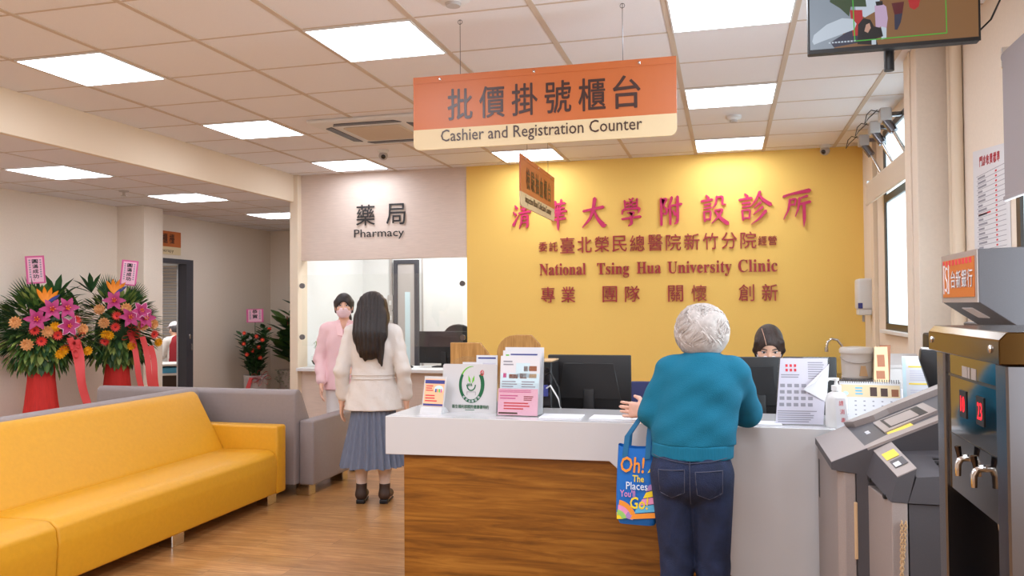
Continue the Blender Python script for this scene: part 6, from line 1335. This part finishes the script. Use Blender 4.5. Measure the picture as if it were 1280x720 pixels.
# --- older woman at the counter
t = thing('person', 'older woman with curly grey hair and teal sweater leaning at the counter, from behind', 'person', (-0.13, 3.36, 0), 0.0)
S = SDF((-0.42, -0.3, -0.01), (0.42, 0.72, 1.60), 0.006); hc = (0.028, 0.085, 1.385); P = head_prims(S, hc, -0.30)
S.ell((-0.018, -0.01, 0.86), (0.140, 0.11, 0.13), 0.03); S.cone((-0.018, 0, 0.90), (0.01, 0.03, 1.10), 0.125, 0.12, 0.04, 0.75); S.ell((0.02, 0.04, 1.13), (0.13, 0.10, 0.16), 0.04); S.cone((-0.085, 0.045, 1.245), (0.145, 0.045, 1.245), 0.045, 0.045, 0.04); S.cone((0.03, 0.04, 1.24), (0.03, 0.075, 1.36), 0.05, 0.046, 0.03)
lw = (-0.215, 0.285, 1.030); rw = (0.055, 0.42, 1.012)
S.chain([(-0.11, 0.045, 1.235), (-0.168, 0.045, 1.055), lw], [0.046, 0.038, 0.026], 0.02); S.chain([(0.165, 0.05, 1.235), (0.203, 0.23, 1.04), rw], [0.046, 0.038, 0.026], 0.02)
hand(S, (lw[0]-0.004, lw[1]+0.012, lw[2]+0.003), (-0.93, 0.36, -0.02), (0.36, 0.93, -0.05), -1, 0.92, 0.30, 0.22, 0.0085); hand(S, (rw[0]-0.012, rw[1]+0.006, rw[2]-0.006), (-0.85, 0.5, -0.02), (0, 0, -1), -1, 0.92, 0.25, 0.16, 0.0085)
for s, hx_, kx, ax_ in ((-1, -0.085, -0.078, -0.10), (1, 0.055, 0.062, 0.07)):
    S.chain([(hx_, 0, 0.86), (kx, 0.01, 0.45), (ax_, -0.03, 0.08)], [0.075, 0.05, 0.033], 0.02); S.cone((ax_, -0.02, 0.05), (ax_, 0.11, 0.03), 0.036, 0.03, 0.02)
S.build('body', 'skin2', t); face_parts(P, t, True, (-0.30, 0, 0))
S = SDF((-0.42, -0.3, 0.85), (0.42, 0.55, 1.42), 0.005)
S.cone((-0.016, -0.005, 0.88), (-0.005, 0.01, 1.00), 0.162, 0.160, 0.03, 0.76); S.cone((-0.005, 0.01, 1.00), (0.02, 0.035, 1.14), 0.160, 0.160, 0.03, 0.74); S.cone((-0.075, 0.045, 1.235), (0.135, 0.045, 1.235), 0.058, 0.058, 0.05); S.ell((0.025, 0.035, 1.17), (0.150, 0.118, 0.115), 0.04); S.cone((0.03, 0.03, 1.26), (0.03, 0.055, 1.30), 0.075, 0.060, 0.03)
S.chain([(-0.10, 0.045, 1.225), (-0.170, 0.045, 1.06), tuple(V3((-0.168, 0.045, 1.055))*0.15+V3(lw)*0.85)], [0.064, 0.060, 0.042], 0.025)
S.chain([(0.155, 0.05, 1.225), (0.205, 0.225, 1.045), tuple(V3((0.203, 0.23, 1.04))*0.12+V3(rw)*0.88)], [0.064, 0.058, 0.042], 0.025)
S.cut_below(0.945)
def knit(vs):
    w = 0.0022*np.sin(vs[:, 2]*38+vs[:, 0]*25+vs[:, 1]*20)+0.0016*np.sin(vs[:, 2]*70-vs[:, 0]*45); d = vs-np.array([0.01, 0.04, 0]); d[:, 2] = 0; n = np.linalg.norm(d, axis=1, keepdims=True)+1e-6; return vs+d/n*w[:, None]
sw = S.build('sweater', 'teal', t, knit)
S = SDF((-0.25, -0.25, 0.85), (0.25, 0.25, 1.0), 0.005); S.cone((-0.016, -0.005, 0.86), (-0.008, 0.005, 1.00), 0.1615, 0.161, 0.02, 0.76); S.cut_below(0.893); S.cut_above(0.95); S.build('ribbed_hem', 'tealrib', sw)
S = SDF((-0.1, -0.1, 1.2), (0.16, 0.2, 1.4), 0.004); S.cone((0.03, 0.035, 1.285), (0.03, 0.062, 1.325), 0.062, 0.052, 0.01); S.cone((0.03, 0.02, 1.22), (0.03, 0.075, 1.40), 0.046, 0.042, 0.0, None, True); S.cut_plane((0.03, 0.06, 1.328), (0, -0.2, 1)); S.build('blouse_collar', 'paper', t)
m = MB(); m.tube([(0.03+0.066*math.cos(a), 0.045+0.062*math.sin(a), 1.300+0.02*math.sin(a)) for a in [q*PI/10 for q in range(21)]], 0.003, 6, False); m.ell((0.04, -0.022, 1.275), (0.010, 0.006, 0.014), 10, 6); m.build('necklace', mat('gold', (190, 160, 110), 0.3, 0.8), t, 60)
S = SDF((-0.3, -0.25, 0.03), (0.3, 0.25, 1.0), 0.005); S.cone((-0.016, 0, 0.92), (-0.016, -0.005, 0.85), 0.148, 0.156, 0.03, 0.78)
for hx_ in (-0.075, 0.043): S.ell((hx_, -0.045, 0.83), (0.082, 0.085, 0.10), 0.03)
for hx_, kx, ax_ in ((-0.090, -0.078, -0.10), (0.058, 0.062, 0.07)): S.chain([(hx_, 0, 0.82), (kx, 0.012, 0.46), (ax_, -0.02, 0.06)], [0.092, 0.066, 0.062], 0.015)
S.cut_below(0.05); S.cut_above(0.935)
def denim(vs):
    w = 0.003*np.sin(vs[:, 2]*60+vs[:, 0]*60)*np.clip((0.6-vs[:, 2])/0.2, 0, 1)+0.0015*np.sin(vs[:, 2]*33-vs[:, 0]*70); v = vs.copy(); v[:, 1] -= w; return v
je = S.build('jeans', 'denim', t, denim); jv = np.array([v.co[:] for v in je.data.vertices])
def drape(x, z):
    w = (np.abs(jv[:, 0]-x) < 0.008) & (np.abs(jv[:, 2]-z) < 0.008); return jv[w][:, 1].min()-0.0015 if w.any() else -0.11
for cxp in (-0.088, 0.055):
    pk = [(-0.052, 0.855), (0.050, 0.862), (0.048, 0.772), (0.0, 0.748), (-0.046, 0.765), (-0.052, 0.855)]
    pts = []
    for k in range(5):
        for q in range(8): f = q/8; x = cxp+pk[k][0]*(1-f)+pk[k+1][0]*f; z = pk[k][1]*(1-f)+pk[k+1][1]*f; pts.append((x, drape(x, z), z))
    m = MB(); m.tube(pts+[pts[0]], 0.0022, 5, False); m.build('pocket_stitch', 'stitch', je, 60)
    m = MB(); nx = 8; gv = []; gf = []
    for i in range(nx+1):
        for k in range(nx+1): u = i/nx; v = k/nx; x = cxp-0.050+0.099*u; z = 0.768+0.088*v-(0.020*(1-abs(2*u-1))*(1-v)); gv.append((x, drape(x, z)-0.0015, z))
    for i in range(nx):
        for k in range(nx): a = i*(nx+1)+k; gf.append((a, a+1, a+nx+2, a+nx+1))
    m.add(gv, gf); m.build('back_pocket', 'denim', je, 60, None, False)
for (pa, pb) in (((-0.018, 0.93), (-0.018, 0.72)), ((-0.165, 0.905), (-0.018, 0.885)), ((-0.018, 0.885), (0.13, 0.905))):
    pts = [(pa[0]*(1-f)+pb[0]*f, drape(pa[0]*(1-f)+pb[0]*f, pa[1]*(1-f)+pb[1]*f), pa[1]*(1-f)+pb[1]*f) for f in [q/14 for q in range(15)]]
    m = MB(); m.tube(pts, 0.0014, 5); m.build('seam', 'stitch', je, 60)
for s, ax_ in ((-1, -0.10), (1, 0.07)):
    S = SDF((ax_-0.09, -0.14, -0.01), (ax_+0.09, 0.22, 0.12), 0.005); S.cone((ax_, -0.04, 0.055), (ax_, 0.13, 0.04), 0.045, 0.038, 0.02); S.cut_below(0.0); S.cut_above(0.085); S.build('shoe', 'black', t)
S = SDF((-0.14, -0.14, 1.22), (0.2, 0.28, 1.58), 0.005); h = V3(hc); S.ell(tuple(h+V3((0, -0.012, 0.012))), (0.090, 0.106, 0.098), 0.02); S.ell(tuple(h+V3((0, -0.05, -0.035))), (0.088, 0.07, 0.06), 0.03)
rs_ = random.Random(5)
for k in range(90):
    z = rs_.uniform(-0.75, 1); a = rs_.uniform(0, 2*PI); q = math.sqrt(1-z*z); d = V3((q*math.cos(a), q*math.sin(a), z))
    if d[1] > 0.55 and z < 0.35: continue
    S.ell(tuple(h+V3((0, -0.014, 0.008))+d*V3((0.082, 0.098, 0.090))), (0.022, 0.020, 0.016), 0.025)
S.ell(tuple(h+V3((0, 0.135, -0.065))), (0.062, 0.075, 0.085), 0.01, None, True); S.build('hair', 'greyhaird', t)
locks = [MB(), MB()]
for k in range(2600):
    z = rs_.uniform(-0.8, 0.97); a = rs_.uniform(0, 2*PI); q = math.sqrt(1-z*z); d = V3((q*math.cos(a), q*math.sin(a), z))
    if d[1] > 0.5 and z < 0.4: continue
    c = h+V3((0, -0.014, 0.008))+d*V3((0.096, 0.110, 0.100)); dn = V3((0, 0, -1.0)); dn = dn-d*(dn@d); sd = np.cross(d, dn); ph = math.sin(a*4+z*5); tw = dn*0.8+sd*(0.9*ph+rs_.uniform(-0.5, 0.5))+d*0.05; tw = tw/(np.linalg.norm(tw)+1e-6)
    L_ = rs_.uniform(0.022, 0.045); lift = rs_.uniform(0.003, 0.016)
    locks[k % 2].tube([tuple(c-tw*L_-d*0.006), tuple(c-tw*L_*0.3+d*lift), tuple(c+tw*L_*0.5+d*lift*0.9+sd*0.006*ph), tuple(c+tw*L_-d*0.002+sd*0.012*ph)], [0.0017, 0.0021, 0.0018, 0.0007], 3, False)
for i, m in enumerate(locks):
    hs = m.build('curly_locks', 'greyhair' if i else 'greyhairl', t, 60); hs['kind'] = 'stuff'

# tote bag on her left forearm
t = thing('tote_bag', 'bright blue tote bag with cheerful lettering hanging from the teal forearm', 'bag', (-0.37, 3.42, 0.60), -0.08)
OBG = (0, -0.055, 0); 
def bagx(z): f = z/0.31; return 0.086-0.010*f+0.004*math.sin(f*3)
vs = []; fs = []; NZ = 10; NA = 40
for i in range(NZ+1):
    f = i/NZ; z = 0.31*f; wx = bagx(z)*(0.86 if i == 0 else 1); wy = 0.055*(1-0.45*f)*(0.8 if i == 0 else 1)
    for j in range(NA): a = 2*PI*j/NA; c_, s_ = math.cos(a), math.sin(a); vs.append((wx*np.sign(c_)*abs(c_)**0.35, wy*np.sign(s_)*abs(s_)**0.5, z+0.012*(i == NZ)*abs(c_)))
for i in range(NZ):
    for j in range(NA): fs.append((i*NA+j, i*NA+(j+1) % NA, (i+1)*NA+(j+1) % NA, (i+1)*NA+j))
fs.append(tuple(range(NA-1, -1, -1))); m = MB(); m.add(vs, fs); m.build('bag_body', 'bagblue', t, 60)
for yy in (-0.036, 0.036):
    m = MB(); P_ = [(-0.045, yy, 0.27), (-0.035, yy*0.8, 0.36), (0.02, yy*0.5, 0.44), (0.045, yy*0.55+0.01, 0.468), (0.062, yy*0.55+0.01, 0.44), (0.055, yy*0.8, 0.36), (0.05, yy, 0.27)]
    vv = []
    for p in P_: vv += [(p[0]-0.011, p[1]-0.0015, p[2]-0.002), (p[0]+0.011, p[1]-0.0015, p[2]+0.002), (p[0]+0.011, p[1]+0.0015, p[2]+0.002), (p[0]-0.011, p[1]+0.0015, p[2]-0.002)]
    ff = [(i*4+j, i*4+(j+1) % 4, i*4+4+(j+1) % 4, i*4+4+j) for i in range(len(P_)-1) for j in range(4)]+[(0, 3, 2, 1)]
    m.add(vv, ff); m.build('strap', 'strap', t, 60)
UBG = (0, math.sin(0.083), math.cos(0.083)); OB2 = (0, -0.0585, 0.0)
m = MB(); cols = ['bagor', 'bagye', 'bagwh', 'bagpk']
m.mat(0); m.text('Oh!', -0.012, 0.245, 0.098, 0.062, OB2, FX, UBG, 0.002, 0.001, 0.02, 0.1); m.mat(1); m.text('The', 0.012, 0.190, 0.046, 0.026, OB2, FX, UBG, 0.002, 0.001, 0.02); m.slab([(0.05, 0.215), (0.066, 0.222), (0.078, 0.240), (0.062, 0.236)], OB2, FX, UBG, 0.002, 0.003)
m.mat(2); m.text('Places', 0.006, 0.160, 0.088, 0.030, OB2, FX, UBG, 0.002, 0.001, 0.008); m.mat(3); m.text("You'll", -0.032, 0.128, 0.062, 0.028, OB2, FX, UBG, 0.002, 0.001, 0.01); m.mat(1); m.text('Go!', 0.016, 0.092, 0.074, 0.046, OB2, FX, UBG, 0.002, 0.001, 0.02, 0.1)
m.build('lettering', cols, t, None, None, False)
m = MB(); cols = ['baglb', 'bagpk', 'bagye', 'bagli', 'bagor', 'baggr']
def band(m, k, pts): m.mat(k); m.slab(pts, OB2, FX, UBG, 0.0012+0.0002*k, 0.0022+0.0002*k)
def arc(cx, cy, r0, r1, a0, a1, n=10): return [(cx+r1*math.cos(a0+(a1-a0)*i/n), cy+r1*math.sin(a0+(a1-a0)*i/n)) for i in range(n+1)]+[(cx+r0*math.cos(a1-(a1-a0)*i/n), cy+r0*math.sin(a1-(a1-a0)*i/n)) for i in range(n+1)]
for k, (z0_, z1_) in enumerate(((0.025, 0.05), (0.05, 0.082), (0.082, 0.112), (0.112, 0.14), (0.14, 0.17))):
    kk = (4, 0, 1, 2, 3)[k]; xl = (-0.01, 0.008, 0.028, 0.044, 0.055)[k]; band(m, kk, [(xl-0.012, z0_), (0.082, z0_+0.012), (0.080, z1_+0.008), (xl, z1_-0.004)])
band(m, 4, arc(-0.075, 0.02, 0.060, 0.080, 0.35, 1.45)); band(m, 1, arc(-0.075, 0.02, 0.040, 0.060, 0.25, 1.5)); band(m, 5, arc(-0.075, 0.02, 0.020, 0.040, 0.2, 1.55)); band(m, 2, [(-0.076, 0.022), (-0.05, 0.024), (-0.058, 0.044), (-0.077, 0.05)]); band(m, 3, [(-0.045, 0.03), (-0.01, 0.022), (0.0, 0.05), (-0.03, 0.055)])
m.build('coloured_bands', cols, t, None, None, False)

# --- receptionist behind the monitors
t = thing('person', 'seated receptionist in grey bowing her head behind the monitor, dark hair and white mask', 'person', (0.215, 5.07, 0), PI)
RB_ = -0.52; S = SDF((-0.42, -0.35, -0.01), (0.42, 0.60, 1.45), 0.006); hc2 = (-0.015, 0.145, 1.268); P = head_prims(S, hc2, RB_)
S.ell((0, -0.02, 0.56), (0.16, 0.13, 0.12), 0.03); S.cone((0, -0.02, 0.58), (0, 0.03, 0.95), 0.12, 0.125, 0.05, 0.75); S.cone((-0.14, 0.04, 1.06), (0.14, 0.04, 1.06), 0.05, 0.05, 0.05); S.cone((0, 0.04, 1.05), (-0.01, 0.10, 1.19), 0.05, 0.047, 0.03)
for s in (-1, 1):
    S.chain([(s*0.165, 0.04, 1.05), (s*0.22, 0.10, 0.80), (s*0.13, 0.34, 0.775)], [0.045, 0.038, 0.026], 0.02); hand(S, (s*0.125, 0.352, 0.775), (-s*0.2, 1, -0.02), (0, 0, -1), -s, 0.9, 0.4)
    S.chain([(s*0.09, 0.0, 0.53), (s*0.10, 0.40, 0.51), (s*0.10, 0.36, 0.07)], [0.085, 0.06, 0.035], 0.02); S.cone((s*0.10, 0.35, 0.045), (s*0.10, 0.48, 0.03), 0.036, 0.03, 0.02)
S.build('body', 'skin', t); face_parts(P, t, False, (RB_, 0, 0)); mask(P, t, 'maskw', (-0.14, -0.05, 1.0), (0.12, 0.32, 1.34), RB_)
S = SDF((-0.42, -0.3, 0.50), (0.42, 0.5, 1.22), 0.006); S.cone((0, -0.02, 0.55), (0, 0.03, 0.95), 0.15, 0.155, 0.05, 0.78); S.cone((-0.135, 0.035, 1.055), (0.135, 0.035, 1.055), 0.066, 0.066, 0.05); S.ell((0, 0.03, 0.98), (0.17, 0.125, 0.14), 0.04); S.cone((0, 0.03, 1.08), (-0.005, 0.07, 1.125), 0.068, 0.060, 0.02)
for s in (-1, 1): S.chain([(s*0.165, 0.04, 1.05), (s*0.222, 0.10, 0.80), (s*0.145, 0.30, 0.777)], [0.064, 0.055, 0.044], 0.025)
S.cut_below(0.51); S.build('jacket', 'uniform', t, wrk)
S = SDF((-0.25, -0.2, 0.04), (0.25, 0.5, 0.70), 0.008); S.ell((0, -0.02, 0.54), (0.175, 0.145, 0.10), 0.03)
for s in (-1, 1): S.chain([(s*0.09, 0.0, 0.535), (s*0.10, 0.40, 0.515), (s*0.10, 0.36, 0.08)], [0.098, 0.074, 0.055], 0.02); 
S.build('trousers', 'black', t)
for s in (-1, 1): S = SDF((s*0.10-0.08, 0.26, -0.01), (s*0.10+0.08, 0.56, 0.12), 0.006); S.cone((s*0.10, 0.34, 0.045), (s*0.10, 0.49, 0.035), 0.043, 0.036, 0.02); S.cut_below(0.0); S.build('shoe', 'black', t)
S = SDF((-0.18, -0.08, 1.08), (0.16, 0.36, 1.44), 0.005); Rm = Matrix.Rotation(RB_, 3, 'X')
S.ell(P(0, -0.006, 0.020), (0.081, 0.104, 0.100), 0.02, (RB_, 0, 0)); S.ell(P(0, -0.105, -0.03), (0.045, 0.045, 0.045), 0.03)
for s in (-1, 1): S.chain([P(s*0.068, 0.040, 0.045), P(s*0.075, 0.012, -0.03), P(s*0.066, -0.015, -0.10)], [0.014, 0.013, 0.008], 0.02)
S.ell(P(0, 0.135, -0.030), (0.072, 0.092, 0.096), 0.01, (RB_, 0, 0), True); S.build('hair', 'brownhair', t)
m = MB(); m.tube([P(0.018+0.004*q, 0.105*math.cos(0.35+q*0.17)-0.006, 0.021+0.101*math.sin(0.35+q*0.17)) for q in range(7)], 0.0014, 5); m.build('hair_parting', 'skin', t, 60)
office_chair('grey office chair under the bowed receptionist', (0.215, 5.11, 0), 0.0, 'dgrey', 0.42, 0.40, 0.55, 0.86, 0.06)

# --- seated person in the room behind the doorway
t = thing('person', 'person in a white cap and beige jacket sitting in the room behind the doorway', 'person', (-8.60, 11.32, 0.03), PI/2-0.35)
S = SDF((-0.35, -0.3, -0.01), (0.35, 0.55, 1.35), 0.010); P = head_prims(S, (0, 0.05, 1.14), -0.2)
S.ell((0, -0.02, 0.56), (0.16, 0.13, 0.12), 0.03); S.cone((0, -0.02, 0.58), (0, 0.02, 0.86), 0.12, 0.12, 0.05, 0.75); S.cone((-0.13, 0.02, 0.96), (0.13, 0.02, 0.96), 0.05, 0.05, 0.05); S.cone((0, 0.02, 0.95), (0, 0.03, 1.10), 0.05, 0.047, 0.03)
for s in (-1, 1):
    S.chain([(s*0.16, 0.02, 0.95), (s*0.21, 0.08, 0.72), (s*0.12, 0.30, 0.70)], [0.045, 0.038, 0.026], 0.02); hand(S, (s*0.12, 0.31, 0.70), (-s*0.1, 1, 0), (0, 0, -1), -s, 1.0, 0.4)
    S.chain([(s*0.09, 0.0, 0.53), (s*0.10, 0.40, 0.51), (s*0.10, 0.36, 0.06)], [0.085, 0.06, 0.035], 0.02); S.cone((s*0.10, 0.35, 0.04), (s*0.10, 0.48, 0.03), 0.036, 0.03, 0.02)
S.build('body', 'skin', t); face_parts(P, t)
S = SDF((-0.35, -0.3, 0.45), (0.35, 0.5, 1.1), 0.010); S.cone((0, -0.02, 0.55), (0, 0.02, 0.88), 0.16, 0.16, 0.05, 0.8); S.cone((-0.13, 0.02, 0.955), (0.13, 0.02, 0.955), 0.068, 0.068, 0.05)
for s in (-1, 1): S.chain([(s*0.16, 0.02, 0.95), (s*0.21, 0.08, 0.72), (s*0.13, 0.27, 0.70)], [0.066, 0.058, 0.046], 0.02)
jk = S.build('jacket', 'coat', t)
S = SDF((-0.35, -0.3, 0.45), (0.35, 0.1, 1.1), 0.010); S.cone((0, -0.035, 0.56), (0, 0.0, 0.90), 0.162, 0.160, 0.03, 0.8); S.cut_plane((0, -0.03, 0), (0, 1, 0)); S.build('back_panel', 'darkred', jk)
S = SDF((-0.25, -0.2, 0.02), (0.25, 0.5, 0.70), 0.010); S.ell((0, -0.02, 0.54), (0.175, 0.145, 0.10), 0.03)
for s in (-1, 1): S.chain([(s*0.09, 0.0, 0.535), (s*0.10, 0.40, 0.515), (s*0.10, 0.36, 0.06)], [0.098, 0.074, 0.055], 0.02)
S.cut_below(0.03); S.build('trousers', 'lgrey', t)
S = SDF((-0.15, -0.12, 1.0), (0.15, 0.2, 1.35), 0.006); S.ell(P(0, -0.012, 0.012), (0.080, 0.098, 0.092), 0.01, (-0.2, 0, 0)); S.ell(P(0, 0.12, -0.02), (0.07, 0.07, 0.09), 0.01, None, True); S.build('hair', 'dgrey', t)
S = SDF((-0.15, -0.12, 1.1), (0.15, 0.28, 1.35), 0.006); S.ell(P(0, -0.002, 0.045), (0.086, 0.102, 0.085), 0.01, (-0.2, 0, 0)); S.cut_plane(P(0, 0, 0.045), tuple(-V3(Matrix.Rotation(-0.2, 3, 'X') @ Vector((0, 0, 1))))); S.cone(P(0, 0.08, 0.05), P(0, 0.165, 0.04), 0.06, 0.05, 0.0, None) if False else None
S.build('cap', 'capw', t)
m = MB(); vv = [P(0.075*math.cos(a), 0.06+0.115*math.sin(a), 0.047-0.012*math.sin(a)) for a in [q*PI/12 for q in range(13)]]; m.add(vv+[tuple(V3(p)+V3((0, 0, 0.006))) for p in vv], [tuple(range(12, -1, -1)), tuple(range(13, 26))]+[(i, i+1, 14+i, 13+i) for i in range(12)]+[(12, 0, 13, 25)]); m.build('cap_brim', 'capw', t)
t = thing('stool', 'dark stool under the seated person in the white cap', 'stool', (-8.60, 11.32, 0))
m = MB(); m.lathe([(0.17, 0.38), (0.19, 0.40), (0.19, 0.43), (0.16, 0.445)], n=20); m.build('seat', 'black', t, 40)
for k in range(4): a = k*PI/2+0.4; m = MB(); m.tube([(0.12*math.cos(a), 0.12*math.sin(a), 0.39), (0.19*math.cos(a), 0.19*math.sin(a), 0.0)], 0.014); m.build('leg', 'chrome', t, 60)
